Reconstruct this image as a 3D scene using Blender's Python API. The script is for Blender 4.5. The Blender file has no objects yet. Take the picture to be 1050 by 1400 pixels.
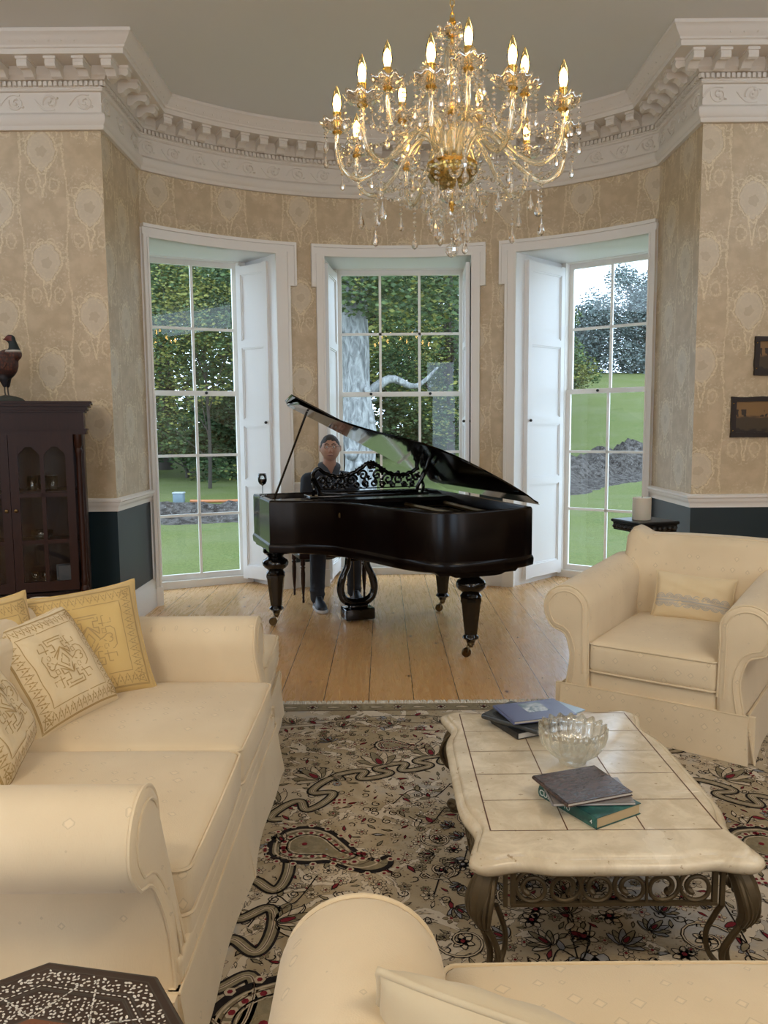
import bpy, bmesh, math, random
from math import sin, cos, pi, radians as R, sqrt, atan2, floor, exp
from mathutils import Vector, Matrix, noise

# ------------------------------------------------------------------ camera
SC = bpy.context.scene
COL = SC.collection
CAM_H = 1.57
TILT = math.atan(114.5 / 1080.0)
ROLL = 0.008
cam_data = bpy.data.cameras.new('camera')
cam_data.sensor_fit = 'AUTO'
cam_data.sensor_width = 36.0
cam_data.lens = 36.0 * 1080.0 / 1400.0
cam_data.clip_start = 0.02
cam_data.clip_end = 500
cam = bpy.data.objects.new('camera', cam_data)
COL.objects.link(cam)
_f = Vector((0, cos(TILT), -sin(TILT)))
_r0 = Vector((1, 0, 0)); _u0 = Vector((0, sin(TILT), cos(TILT)))
_r = _r0 * cos(ROLL) - _u0 * sin(ROLL)
_u = _r0 * sin(ROLL) + _u0 * cos(ROLL)
cam.matrix_world = Matrix(((_r.x, _u.x, -_f.x, 0), (_r.y, _u.y, -_f.y, 0), (_r.z, _u.z, -_f.z, CAM_H), (0, 0, 0, 1)))
SC.camera = cam

# ------------------------------------------------------------------ light
SKY_STRENGTH = 4.6
SKY_COLOR = (0.66, 0.82, 1.0)
BACK_POWER = 32.0
BACK_COLOR = (0.97, 0.96, 1.0)
BULB_STRENGTH = 20.0
EXPOSURE = 0.02
SC.view_settings.view_transform = 'Standard'
SC.view_settings.look = 'None'
SC.view_settings.gamma = 1.0
SC.view_settings.exposure = EXPOSURE
SC.view_settings.use_curve_mapping = False
world = bpy.data.worlds.new('overcast_sky')
SC.world = world
world.use_nodes = True
_bg = world.node_tree.nodes['Background']
_bg.inputs['Color'].default_value = (*SKY_COLOR, 1)
_bg.inputs['Strength'].default_value = SKY_STRENGTH

def area_light(name, loc, target, sx, sy, power, color):
    l = bpy.data.lights.new(name, 'AREA')
    l.shape = 'RECTANGLE'; l.size = sx; l.size_y = sy
    l.energy = power; l.color = color
    o = bpy.data.objects.new(name, l)
    o.location = loc
    o.rotation_euler = (Vector(target) - Vector(loc)).to_track_quat('-Z', 'Y').to_euler()
    COL.objects.link(o)
    return o
# added area lights at the rear wall, standing in for daylight from unseen windows
area_light('rear_daylight_fill', (-3.75, -2.86, 1.9), (-1.4, 4, 1.2), 1.5, 2.5, BACK_POWER, BACK_COLOR)
area_light('rear_daylight_fill', (3.75, -2.86, 1.9), (1.4, 4, 1.2), 1.5, 2.5, BACK_POWER, BACK_COLOR)

# added warm overhead fill lights, out of view above and beside the camera
for _x in (-2.3, 2.3):
    _l = area_light('overhead_fill', (_x, -.1, 4.28), (_x * .8, .6, 0), 1.3, 1.3, 72.0, (1.0, 0.82, 0.58)); _l.data.shape = 'DISK'

# ------------------------------------------------------------------ helpers
def frame_of(d):
    d = d.normalized()
    a = Vector((0, 0, 1)) if abs(d.z) < 0.9 else Vector((1, 0, 0))
    x = a.cross(d).normalized()
    return x, d.cross(x)

class MB:
    """collects faces, links them as one mesh object"""
    def __init__(s):
        s.v = []; s.f = []; s.m = []; s.sm = []; s.uv = {}; s.M = Matrix(); s.cur = 0
    def add(s, vs, fs, m=None, smooth=True, uvs=None):
        m = s.cur if m is None else m
        b = len(s.v); M = s.M
        s.v += [tuple(M @ Vector(p)) for p in vs]
        for i, f in enumerate(fs):
            if uvs is not None:
                s.uv[len(s.f)] = [uvs[k] for k in f]
            s.f.append(tuple(b + k for k in f)); s.m.append(m); s.sm.append(smooth)
    def box(s, x0, x1, y0, y1, z0, z1, m=None):
        x0, x1 = min(x0, x1), max(x0, x1); y0, y1 = min(y0, y1), max(y0, y1); z0, z1 = min(z0, z1), max(z0, z1)
        s.add([(x0, y0, z0), (x1, y0, z0), (x1, y1, z0), (x0, y1, z0), (x0, y0, z1), (x1, y0, z1), (x1, y1, z1), (x0, y1, z1)],
              [(0, 3, 2, 1), (4, 5, 6, 7), (0, 1, 5, 4), (1, 2, 6, 5), (2, 3, 7, 6), (3, 0, 4, 7)], m, False)
    def rbox(s, x0, x1, y0, y1, z0, z1, r, m=None, n=3, sag=0.0, puff=0.0, seg=8):
        """box with rounded edges; puff lifts the middle of the top, sag bulges the sides"""
        cx, cy, cz = (x0 + x1) / 2, (y0 + y1) / 2, (z0 + z1) / 2
        hx, hy, hz = (x1 - x0) / 2, (y1 - y0) / 2, (z1 - z0) / 2
        r = min(r, hx, hy, hz)
        def axis(h):
            c = [-h + r * (1 - cos(pi / 2 * i / n)) * 1.0 for i in range(n + 1)]
            k = seg if (puff or sag) else 1
            mid = [(-(h - r) + 2 * (h - r) * i / k) for i in range(1, k)] if h - r > 1e-6 else []
            a = c + mid + [-q for q in reversed(c)]
            o = []
            for q in a:
                if not o or q - o[-1] > 1e-6: o.append(q)
            return o
        A = [axis(hx), axis(hy), axis(hz)]
        H = (hx, hy, hz)
        idx = {}; vs = []; fs = []
        def vert(p):
            key = tuple(round(q, 5) for q in p)
            if key in idx: return idx[key]
            c = [max(-(H[i] - r), min(H[i] - r, p[i])) for i in range(3)]
            d = Vector([p[i] - c[i] for i in range(3)])
            if d.length > 1e-9: d = d.normalized() * r
            q = [c[i] + d[i] for i in range(3)]
            u, v, w = q[0] / hx, q[1] / hy, q[2] / hz
            if puff and w > 0: q[2] += puff * w * max(0, (1 - u ** 4)) * max(0, (1 - v ** 4))
            if sag:
                q[0] += sag * u * (1 - v * v) * (1 - w * w); q[1] += sag * v * (1 - u * u) * (1 - w * w)
            idx[key] = len(vs); vs.append((q[0] + cx, q[1] + cy, q[2] + cz))
            return idx[key]
        for ax in range(3):
            b, c = (ax + 1) % 3, (ax + 2) % 3
            for sg in (-1, 1):
                for i in range(len(A[b]) - 1):
                    for j in range(len(A[c]) - 1):
                        q = []
                        for (ii, jj) in ((i, j), (i + 1, j), (i + 1, j + 1), (i, j + 1)):
                            p = [0, 0, 0]; p[ax] = sg * H[ax]; p[b] = A[b][ii]; p[c] = A[c][jj]
                            q.append(vert(p))
                        if sg < 0: q.reverse()
                        if len(set(q)) == 4: fs.append(tuple(q))
                        elif len(set(q)) == 3:
                            o = []
                            for k in q:
                                if k not in o: o.append(k)
                            fs.append(tuple(o))
        s.add(vs, fs, m, True)
    def lathe(s, prof, n=24, m=None, c=(0, 0, 0), mod=None, cap=True):
        vs = []; fs = []
        for (r, z) in prof:
            for k in range(n):
                a = 2 * pi * k / n
                rr, zz = (r, z) if mod is None else mod(r, z, a)
                vs.append((c[0] + rr * cos(a), c[1] + rr * sin(a), c[2] + zz))
        for i in range(len(prof) - 1):
            for k in range(n):
                k2 = (k + 1) % n
                fs.append((i * n + k, i * n + k2, (i + 1) * n + k2, (i + 1) * n + k))
        if cap:
            if prof[0][0] > 1e-5: fs.append(tuple(reversed(range(n))))
            if prof[-1][0] > 1e-5: fs.append(tuple((len(prof) - 1) * n + k for k in range(n)))
        s.add(vs, fs, m, True)
    def tube(s, pts, r, n=8, m=None, closed=False, flat=1.0, cap=True):
        pts = [Vector(p) for p in pts]; N = len(pts)
        if N < 2: return
        rr = r if isinstance(r, (list, tuple)) else [r] * N
        x, y = frame_of(pts[1] - pts[0])
        vs = []
        for i in range(N):
            if closed: d = pts[(i + 1) % N] - pts[i - 1]
            else: d = pts[min(i + 1, N - 1)] - pts[max(i - 1, 0)]
            if d.length < 1e-9: d = Vector((0, 0, 1))
            d.normalize()
            x = x - d * x.dot(d)
            if x.length < 1e-6: x, _ = frame_of(d)
            x.normalize(); y = d.cross(x)
            for k in range(n):
                a = 2 * pi * k / n
                vs.append(pts[i] + x * cos(a) * rr[i] + y * sin(a) * rr[i] * flat)
        fs = []
        for i in range(N if closed else N - 1):
            for k in range(n):
                k2 = (k + 1) % n; j = (i + 1) % N
                fs.append((i * n + k, i * n + k2, j * n + k2, j * n + k))
        if not closed and cap:
            fs.append(tuple(reversed(range(n)))); fs.append(tuple((N - 1) * n + k for k in range(n)))
        s.add(vs, fs, m, True)
    def loft(s, rings, m=None, cap=True, smooth=True, closed=True):
        n = len(rings[0]); vs = [p for r in rings for p in r]; fs = []
        for i in range(len(rings) - 1):
            for k in range(n if closed else n - 1):
                k2 = (k + 1) % n
                fs.append((i * n + k, i * n + k2, (i + 1) * n + k2, (i + 1) * n + k))
        if cap:
            fs.append(tuple(reversed(range(n)))); fs.append(tuple((len(rings) - 1) * n + k for k in range(n)))
        s.add(vs, fs, m, smooth)
    def prism(s, poly, z0, z1, m=None, smooth=False):
        s.loft([[(p[0], p[1], z0) for p in poly], [(p[0], p[1], z1) for p in poly]], m, True, smooth)
    def ball(s, c, r, m=None, n=12, sc=(1, 1, 1)):
        k = max(4, n // 2)
        pr = [(max(1e-6, r * sin(pi * i / k)), -r * cos(pi * i / k)) for i in range(k + 1)]
        M0 = s.M
        s.M = s.M @ Matrix.Translation(c) @ Matrix.Diagonal((*sc, 1))
        s.lathe(pr, n, m, cap=False)
        s.M = M0
    def quad(s, a, b, c, d, m=None, uvs=None):
        s.add([a, b, c, d], [(0, 1, 2, 3)], m, False, uvs)
    def ribbon(s, path, w, fn, m=None, closed=False, lift=0.0):
        """flat ribbon: path in 2D, fn(u, v, lift) gives the 3D point"""
        N = len(path)
        if N < 2: return
        L = []; Rr = []
        for i in range(N):
            if closed: a, b = path[i - 1], path[(i + 1) % N]
            else: a, b = path[max(i - 1, 0)], path[min(i + 1, N - 1)]
            dx, dy = b[0] - a[0], b[1] - a[1]; l = math.hypot(dx, dy) or 1
            ww = (w[i] if isinstance(w, (list, tuple)) else w) / 2
            nx, ny = -dy / l * ww, dx / l * ww
            L.append(fn(path[i][0] + nx, path[i][1] + ny, lift)); Rr.append(fn(path[i][0] - nx, path[i][1] - ny, lift))
        vs = L + Rr; fs = []
        for i in range(N if closed else N - 1):
            j = (i + 1) % N
            fs.append((i, N + i, N + j, j))
        s.add(vs, fs, m, False)
    def patch(s, poly, fn, m=None, lift=0.0):
        s.add([fn(p[0], p[1], lift) for p in poly], [tuple(range(len(poly)))], m, False)
    def build(s, name, mats, parent=None, loc=None, rotz=0.0, sharp=35, rot=None):
        me = bpy.data.meshes.new(name)
        me.from_pydata(s.v, [], s.f)
        for mt in (mats if isinstance(mats, (list, tuple)) else [mats]): me.materials.append(mt)
        me.polygons.foreach_set('material_index', s.m)
        me.polygons.foreach_set('use_smooth', s.sm)
        if s.uv:
            ul = me.uv_layers.new(name='UVMap')
            for fi, uvs in s.uv.items():
                p = me.polygons[fi]
                for k, li in enumerate(p.loop_indices): ul.data[li].uv = uvs[k]
        me.validate()
        if sharp is not None: me.set_sharp_from_angle(angle=R(sharp))
        o = bpy.data.objects.new(name, me)
        COL.objects.link(o)
        if parent: o.parent = parent
        if loc: o.location = loc
        if rot: o.rotation_euler = rot
        elif rotz: o.rotation_euler = (0, 0, rotz)
        return o

def tag(o, label, cat, group=None, kind=None):
    if label: o['label'] = label
    if cat: o['category'] = cat
    if group: o['group'] = group
    if kind: o['kind'] = kind
    return o
def thing(name, label, cat, loc=(0, 0, 0), rotz=0.0, group=None):
    o = bpy.data.objects.new(name, None); COL.objects.link(o)
    o.empty_display_size = 0.1
    o.location = loc; o.rotation_euler = (0, 0, rotz)
    return tag(o, label, cat, group)
def struct(o):
    o['kind'] = 'structure'; return o
def copy_tree(o, parent=None, **kw):
    c = o.copy(); COL.objects.link(c); c.parent = parent
    for ch in list(o.children): copy_tree(ch, c)
    return c
def spiral(cx, cy, r0, r1, a0, a1, n=24):
    return [(cx + (r0 + (r1 - r0) * i / n) * cos(a0 + (a1 - a0) * i / n), cy + (r0 + (r1 - r0) * i / n) * sin(a0 + (a1 - a0) * i / n)) for i in range(n + 1)]
def catmull(pts, n=6, closed=False):
    P = [Vector(p) for p in pts]; out = []; N = len(P)
    rng = range(N if closed else N - 1)
    for i in rng:
        p0 = P[i - 1] if (i > 0 or closed) else P[0]
        p1 = P[i]; p2 = P[(i + 1) % N]
        p3 = P[(i + 2) % N] if (closed or i + 2 < N) else P[-1]
        for k in range(n):
            t = k / n
            out.append(0.5 * ((2 * p1) + (p2 - p0) * t + (2 * p0 - 5 * p1 + 4 * p2 - p3) * t * t + (3 * p1 - p0 - 3 * p2 + p3) * t ** 3))
    if not closed: out.append(P[-1])
    return out
def c2(pts, n=6, closed=False):
    return [(p.x, p.y) for p in catmull([(a, b, 0) for a, b in pts], n, closed)]

# ------------------------------------------------------------------ materials
class X:
    """tiny expression wrapper round math nodes"""
    def __init__(s, nt, k): s.nt = nt; s.k = k
    def op(s, o, *a):
        n = s.nt.nodes.new('ShaderNodeMath'); n.operation = o
        for i, q in enumerate((s,) + a):
            if isinstance(q, X): s.nt.links.new(q.k, n.inputs[i])
            else: n.inputs[i].default_value = q
        return X(s.nt, n.outputs[0])
    def __add__(s, b): return s.op('ADD', b)
    def __sub__(s, b): return s.op('SUBTRACT', b)
    def __mul__(s, b): return s.op('MULTIPLY', b)
    def __truediv__(s, b): return s.op('DIVIDE', b)
    def fl(s): return s.op('FLOOR')
    def fr(s): return s.op('FRACT')
    def ab(s): return s.op('ABSOLUTE')
    def sn(s): return s.op('SINE')
    def mx(s, b): return s.op('MAXIMUM', b)
    def mn(s, b): return s.op('MINIMUM', b)
    def sqrt(s): return s.op('SQRT')
    def lt(s, b): return s.op('LESS_THAN', b)
    def gt(s, b): return s.op('GREATER_THAN', b)
    def step(s, a, b):
        n = s.nt.nodes.new('ShaderNodeMapRange'); n.interpolation_type = 'SMOOTHSTEP'
        s.nt.links.new(s.k, n.inputs[0]); n.inputs[1].default_value = a; n.inputs[2].default_value = b
        return X(s.nt, n.outputs[0])

class MT:
    def __init__(s, name, color=(.8, .8, .8), rough=.5, metal=0.0, spec=.5, **kw):
        s.m = bpy.data.materials.new(name); s.m.use_nodes = True
        s.nt = s.m.node_tree; s.b = s.nt.nodes['Principled BSDF']
        s.b.inputs['Base Color'].default_value = (*color, 1)
        s.b.inputs['Roughness'].default_value = rough
        s.b.inputs['Metallic'].default_value = metal
        s.b.inputs['Specular IOR Level'].default_value = spec
        for k, v in kw.items(): s.b.inputs[k.replace('_', ' ')].default_value = v
    def node(s, t, **kw):
        n = s.nt.nodes.new('ShaderNode' + t)
        for k, v in kw.items(): setattr(n, k, v)
        return n
    def coord(s, which='Object', scale=(1, 1, 1), rot=(0, 0, 0)):
        t = s.node('TexCoord'); mp = s.node('Mapping')
        mp.inputs['Scale'].default_value = scale; mp.inputs['Rotation'].default_value = rot
        s.nt.links.new(t.outputs[which], mp.inputs[0]); return mp.outputs[0]
    def xyz(s, vec):
        n = s.node('SeparateXYZ'); s.nt.links.new(vec, n.inputs[0]); return [X(s.nt, n.outputs[i]) for i in range(3)]
    def vec(s, x, y, z=0.0):
        n = s.node('CombineXYZ')
        for i, q in enumerate((x, y, z)):
            if isinstance(q, X): s.nt.links.new(q.k, n.inputs[i])
            else: n.inputs[i].default_value = q
        return n.outputs[0]
    def noise(s, vec, scale=5, detail=3, rough=.5, dist=0, color=False):
        n = s.node('TexNoise'); s.nt.links.new(vec, n.inputs['Vector'])
        n.inputs['Scale'].default_value = scale; n.inputs['Detail'].default_value = detail
        n.inputs['Roughness'].default_value = rough; n.inputs['Distortion'].default_value = dist
        return X(s.nt, n.outputs['Color' if color else 'Fac'])
    def voro(s, vec, scale=5, rnd=1.0, feature='F1', metric='EUCLIDEAN', out='Distance'):
        n = s.node('TexVoronoi', feature=feature)
        if feature != 'DISTANCE_TO_EDGE': n.distance = metric
        s.nt.links.new(vec, n.inputs['Vector'])
        n.inputs['Scale'].default_value = scale; n.inputs['Randomness'].default_value = rnd
        return X(s.nt, n.outputs[out])
    def mix(s, f, a, b):
        n = s.node('Mix', data_type='RGBA')
        if isinstance(f, X): s.nt.links.new(f.k, n.inputs[0])
        else: n.inputs[0].default_value = f
        for i, q in ((6, a), (7, b)):
            if isinstance(q, X): s.nt.links.new(q.k, n.inputs[i])
            elif hasattr(q, 'is_output'): s.nt.links.new(q, n.inputs[i])
            else: n.inputs[i].default_value = (*q, 1)
        return n.outputs[2]
    def color(s, c): s.nt.links.new(c, s.b.inputs['Base Color']); return s
    def set(s, inp, x): s.nt.links.new(x.k if isinstance(x, X) else x, s.b.inputs[inp]); return s
    def bump(s, h, strength=.3, dist=.01):
        n = s.node('Bump'); n.inputs['Strength'].default_value = strength; n.inputs['Distance'].default_value = dist
        s.nt.links.new(h.k, n.inputs['Height']); s.nt.links.new(n.outputs[0], s.b.inputs['Normal']); return s

M = {}
M['white'] = MT('white_gloss_paint', (.86, .83, .78), .35).m
M['shutter'] = MT('white_shutter_paint', (.88, .88, .88), .4).m
M['ceiling'] = MT('ceiling_paint', (.74, .74, .71), .9).m
mt = MT('plaster_cornice', (.74, .68, .60), .8); mt.bump(mt.noise(mt.coord(), 60, 2), .12, .004); M['plaster'] = mt.m
M['dado'] = MT('dark_green_dado_paint', (.010, .024, .030), .42).m
M['knob'] = MT('black_knob', (.01, .01, .01), .3).m

# wallpaper: pale damask medallions in a half-drop repeat, coordinates in metres
mt = MT('damask_wallpaper', rough=.5, spec=.75)
u, v, _ = mt.xyz(mt.coord('UV'))
CW, CH = .34, .80
cu = u / CW; col = cu.fl(); odd = (col * .5).fr() * 2
cv = v / CH + odd * .5
wob = mt.noise(mt.coord('UV'), 9, 3)
wx = mt.noise(mt.coord('UV'), 16, 2); wy = mt.noise(mt.vec(u + 7.3, v + 3.1), 16, 2)
px = ((cu.fr() - .5) * CW + (wx - .5) * .045) * .80; py = ((cv.fr() - .5) * CH + (wy - .5) * .045) * .80
ax = px.ab()
dy = py - .02
teardrop = (px * px + dy * dy * .55).sqrt() + ((dy * (-1)).mx(0.0) * ax) * 3.2
n1 = mt.noise(mt.coord('UV'), 45, 3)
n2 = mt.noise(mt.coord('UV'), 120, 2)
ring = (teardrop - .092 + (n1 - .5) * .02).ab().lt(.0055)
ring2 = (teardrop - .072 + (n1 - .5) * .02).ab().lt(.002)
inner = teardrop.lt(.082)
core = ((px * px * .8 + (dy + .01) * (dy + .01) * 1.6).sqrt() + (n1 - .5) * .02).lt(.030)
th = px.op('ARCTAN2', dy); r_ = (px * px + dy * dy).sqrt()
# fan of leaves over the medallion, tapering tail below, ogee garlands between the columns
fan = (r_ - ((th * 7).sn().ab() * .026 + .120) + (n1 - .5) * .014).ab().lt(.0045) * dy.gt(-.02)
rays = ((th * 11).sn().gt(.72)) * r_.gt(.10) * r_.lt(.125) * dy.gt(0.0)
tail = (ax - ((py + .24) * .16).mx(0.0) + (n1 - .5) * .012).ab().lt(.005) * py.lt(-.07) * py.gt(-.24)
wave = ((cv.fr() * 6.28318).sn() * .028)
og = ((px + wave + .17).ab().mn((px - wave - .17).ab()) + (n1 - .5) * .03)
og = ((px.ab() + (py * 7.854 + 1.2).sn() * .022 - .145) + (n1 - .5) * .022).ab().lt(.006)
curl = (((px.ab() - .060) * (px.ab() - .075) + (py + .17) * (py + .17) * .5).sqrt() - .028 + (n1 - .5) * .024).ab().lt(.005)
fleck = mt.noise(mt.coord('UV'), 70, 3).step(.40, .56)
lines = ring.mx(ring2 * .5).mx(fan * .8).mx(rays * .8).mx(tail).mx(og * .8).mx(curl * .7) * (fleck * .55 + .45)
core = (r_ - (((th * 5).sn() * .003) + .030) + (n1 - .5) * .01).lt(0.0)
leaf = (n1.gt(.57)) * (px * px + py * py * .3).sqrt().lt(.15)
base = mt.mix(wob.step(.35, .7), (.50, .375, .22), (.60, .46, .29))
base = mt.mix(inner * .6, base, (.68, .58, .43))
base = mt.mix(leaf * .4, base, (.68, .56, .38))
base = mt.mix(core * .5, base, (.47, .36, .22))
base = mt.mix(lines * .72, base, (.80, .67, .43))
mt.color(base)
rg = (lines.mx(leaf * .7)) * (-.2) + .50
mt.set('Roughness', rg)
mt.b.inputs['Coat Weight'].default_value = .3; mt.b.inputs['Coat Roughness'].default_value = .38
mt.bump(lines.mx(inner * .5) + n2 * .35 + n1 * .5, .5, .004)
M['paper'] = mt.m

# pine boards running towards the windows
mt = MT('pine_floorboards', rough=.22)
oc = mt.coord()
x, y, z = mt.xyz(oc)
bw = .262
cx = x / bw + .37; pid = cx.fl(); fx = cx.fr()
wn = mt.node('TexWhiteNoise', noise_dimensions='1D'); mt.nt.links.new(pid.k, wn.inputs['W']); rv = X(mt.nt, wn.outputs[0])
grainv = mt.vec(x * 9 + rv * 40, y * .8 + rv * 17, 0.0)
g = mt.noise(grainv, 2.2, 5, .6, 1.2)
rings = ((g * 26).sn() * .5 + .5)
kn = mt.voro(mt.vec(x * 1.0 + rv * 3, y * .55 + rv * 9, 0.0), 5.2, 1.0)
knot = kn.lt(.055)
knh = kn.step(.16, .05)
c = mt.mix(rings * .55, (.64, .37, .15), (.47, .235, .08))
c = mt.mix(rv * .45, c, (.70, .44, .20))
c = mt.mix(knh * .5, c, (.33, .14, .05))
c = mt.mix(knot, c, (.10, .04, .015))
gap = (fx - .5).ab().gt(.4915)
# nail heads near the joists
ny = ((y / .42).fr() - .5).ab() * .42; nx = (((fx - .5).ab() - .36).ab()) * bw
nail = (nx * nx + ny * ny).sqrt().lt(.0045)
c = mt.mix(gap.mx(nail), c, (.02, .010, .005))
mt.color(c)
mt.set('Roughness', rings * .08 + .17 + mt.noise(oc, 3, 3) * .14)
mt.bump((gap * (-1.0)) + g * .15, .25, .004)
M['floor'] = mt.m

def fabric(name, c1, c2_, bumpy=True, scale=16.0):
    mt = MT(name, rough=.85, spec=.2)
    mt.b.inputs['Sheen Weight'].default_value = .25
    mt.b.inputs['Sheen Roughness'].default_value = .5
    oc = mt.coord()
    w = mt.noise(oc, 3, 3)
    slub = mt.noise(mt.coord(scale=(300, 300, 90)), 1, 1) + mt.noise(oc, 9, 3, .6) * 2.2
    cc = mt.mix(w.step(.3, .7), c1, c2_)
    if bumpy:
        d = mt.voro(oc, scale, .45, metric='MANHATTAN')
        spot = (d - .25).ab().lt(.045)
        sp = d.lt(.25)
        cc = mt.mix(spot * .7, cc, tuple(q * .80 for q in c1))
        cc = mt.mix(sp * .35, cc, tuple(min(1, q * 1.12) for q in c2_))
        mt.bump(slub * .2 - spot * 1.0 - sp * .5, .5, .006)
    else:
        mt.bump(slub, .15, .002)
    mt.color(cc)
    return mt.m
M['cream'] = fabric('cream_woven_fabric', (.71, .57, .375), (.78, .635, .43))
M['cream_plain'] = fabric('cream_piping_fabric', (.70, .56, .36), (.75, .61, .41), False)
M['gold_cloth'] = fabric('gold_cushion_fabric', (.62, .43, .16), (.68, .48, .20), False)
M['pale_cloth'] = fabric('pale_gold_cushion_fabric', (.74, .59, .36), (.78, .63, .40), False)
M['gold_thread'] = MT('dark_gold_embroidery', (.46, .31, .125), .7).m
M['lace'] = MT('grey_lace', (.50, .47, .43), .8).m
M['lacquer'] = MT('black_piano_lacquer', (.0035, .003, .003), .06, spec=.6).m
mt = MT('ebonised_case_wood', (.010, .006, .005), .2)
mt.color(mt.mix(mt.noise(mt.coord(scale=(2, 2, 14)), 3, 4, .6, 2), (.002, .0015, .0015), (.008, .0035, .0025)))
mt.b.inputs['Specular IOR Level'].default_value = .2; M['ebony'] = mt.m
M['soundboard'] = MT('brown_piano_inside', (.10, .055, .02), .4).m
M['iron_gold'] = MT('bronzed_piano_plate', (.16, .10, .035), .35, 0.8).m
M['ivory'] = MT('ivory_keys', (.75, .70, .6), .3).m
M['brass'] = MT('polished_brass', (.80, .53, .15), .16, 1.0).m
M['old_brass'] = MT('dark_brass', (.12, .08, .035), .3, 1.0).m
mt = MT('mahogany', rough=.34, spec=.25)
g = mt.noise(mt.coord(scale=(14, 14, 1.2)), 3, 5, .6, 1.5)
mt.color(mt.mix(g, (.014, .0045, .0025), (.042, .013, .006))); M['mahogany'] = mt.m
mt = MT('travertine', rough=.22)
oc = mt.coord()
n1 = mt.noise(oc, 9, 6, .65, .6); n2 = mt.noise(oc, 2.2, 4, .6, 1.0); pit = mt.noise(oc, 38, 3, .6)
c = mt.mix(n1.step(.35, .7), (.60, .50, .35), (.76, .66, .49)); c = mt.mix(n2.step(.52, .75) * .6, c, (.82, .75, .62))
c = mt.mix(pit.step(.66, .72) * .8, c, (.36, .25, .14))
mt.color(c); mt.set('Roughness', n2 * .35 + .05); mt.bump(pit.step(.74, .64) * 1.0, .3, .002); M['travertine'] = mt.m
M['grout'] = MT('brown_inlay_line', (.12, .05, .025), .5).m
mt = MT('bronzed_iron', rough=.5, metal=.55)
mt.color(mt.mix(mt.noise(mt.coord(), 25, 3), (.085, .062, .035), (.16, .118, .065))); M['iron'] = mt.m
M['black'] = MT('black_carved_wood', (.006, .006, .006), .35).m
M['wax'] = MT('cream_wax', (.66, .60, .48), .5, Subsurface_Weight=.2).m

def glass_mat(name, tint=(1, 1, 1), refl=.12, rough=0.0, ior=1.5):
    m = bpy.data.materials.new(name); m.use_nodes = True; nt = m.node_tree
    for n in list(nt.nodes): nt.nodes.remove(n)
    out = nt.nodes.new('ShaderNodeOutputMaterial'); mix = nt.nodes.new('ShaderNodeMixShader')
    tr = nt.nodes.new('ShaderNodeBsdfTransparent'); gl = nt.nodes.new('ShaderNodeBsdfGlossy')
    tr.inputs[0].default_value = (*tint, 1); gl.inputs['Roughness'].default_value = rough
    fr = nt.nodes.new('ShaderNodeFresnel'); fr.inputs['IOR'].default_value = ior
    nt.links.new(fr.outputs[0], mix.inputs[0]); nt.links.new(tr.outputs[0], mix.inputs[1])
    nt.links.new(gl.outputs[0], mix.inputs[2]); nt.links.new(mix.outputs[0], out.inputs[0])
    return m
M['pane'] = glass_mat('window_glass', (.96, .985, 1.0), ior=1.5)
M['thin_glass'] = glass_mat('thin_clear_glass', (.93, .95, .95), ior=1.9)
def crystal(name, tint, share=.45, ior=1.55, shine=.2):
    """cut glass: refraction, clear glass and a bright facet reflection"""
    m = bpy.data.materials.new(name); m.use_nodes = True; nt = m.node_tree
    for n in list(nt.nodes): nt.nodes.remove(n)
    out = nt.nodes.new('ShaderNodeOutputMaterial'); mix = nt.nodes.new('ShaderNodeMixShader'); mx2 = nt.nodes.new('ShaderNodeMixShader')
    tr = nt.nodes.new('ShaderNodeBsdfTransparent'); gl = nt.nodes.new('ShaderNodeBsdfGlass'); gs = nt.nodes.new('ShaderNodeBsdfGlossy')
    tr.inputs[0].default_value = (*tint, 1); gl.inputs['Color'].default_value = (*tint, 1); gl.inputs['IOR'].default_value = ior
    gl.inputs['Roughness'].default_value = .02; gs.inputs['Roughness'].default_value = .06; gs.inputs['Color'].default_value = (*tint, 1)
    mix.inputs[0].default_value = share; mx2.inputs[0].default_value = shine
    nt.links.new(tr.outputs[0], mix.inputs[1]); nt.links.new(gl.outputs[0], mix.inputs[2])
    nt.links.new(mix.outputs[0], mx2.inputs[1]); nt.links.new(gs.outputs[0], mx2.inputs[2]); nt.links.new(mx2.outputs[0], out.inputs[0])
    return m
M['crystal'] = crystal('cut_crystal', (1.0, .99, .97), .7, shine=.3)
M['arm_glass'] = crystal('twisted_glass_arm', (1.0, .97, .88), .7, shine=.2)
M['bowl_glass'] = crystal('pressed_glass', (.98, .99, .98), .55, 1.45, .10)
mt = MT('lit_bulb_glass', (1, .8, .5), .3)
mt.b.inputs['Emission Color'].default_value = (1.0, .68, .28, 1); mt.b.inputs['Emission Strength'].default_value = BULB_STRENGTH
M['bulb'] = mt.m
M['bulb_glass'] = glass_mat('amber_bulb_glass', (1.0, .90, .66), ior=1.35)
# ------------------------------------------------------------------ the room shell
CEIL = 4.33; CORN = 3.77; HEAD = 3.22; TRIM_TOP = 3.33; DADO0, DADO1 = .965, 1.04; SKIRT = .25
BX, BY, BR = .15, 4.86, 3.07                      # bow centre and radius
A0, A1 = R(-46.3), R(46.3)                        # ends of the bow
def bow(a, r=BR): return (BX + r * sin(a), BY + r * cos(a))
PL0 = (-4.7, 6.1); PL1 = (-2.07, 6.1); PL2 = bow(A0); PR2 = bow(A1); PR1 = (2.36, 6.05); PR0 = (4.7, 6.05)
OPEN = [(R(-45.2), R(-22.3)), (R(-13.4), R(13.5)), (R(21.6), R(45.0))]
pL = Vector((-2.236, 7.70)); dL = Vector((.907, .422)).normalized()
pC = Vector((0, 8.46)); dC = Vector((1, 0))
pR = Vector((1.88, 8.262)); dR = Vector((.787, -.617)).normalized()
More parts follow.
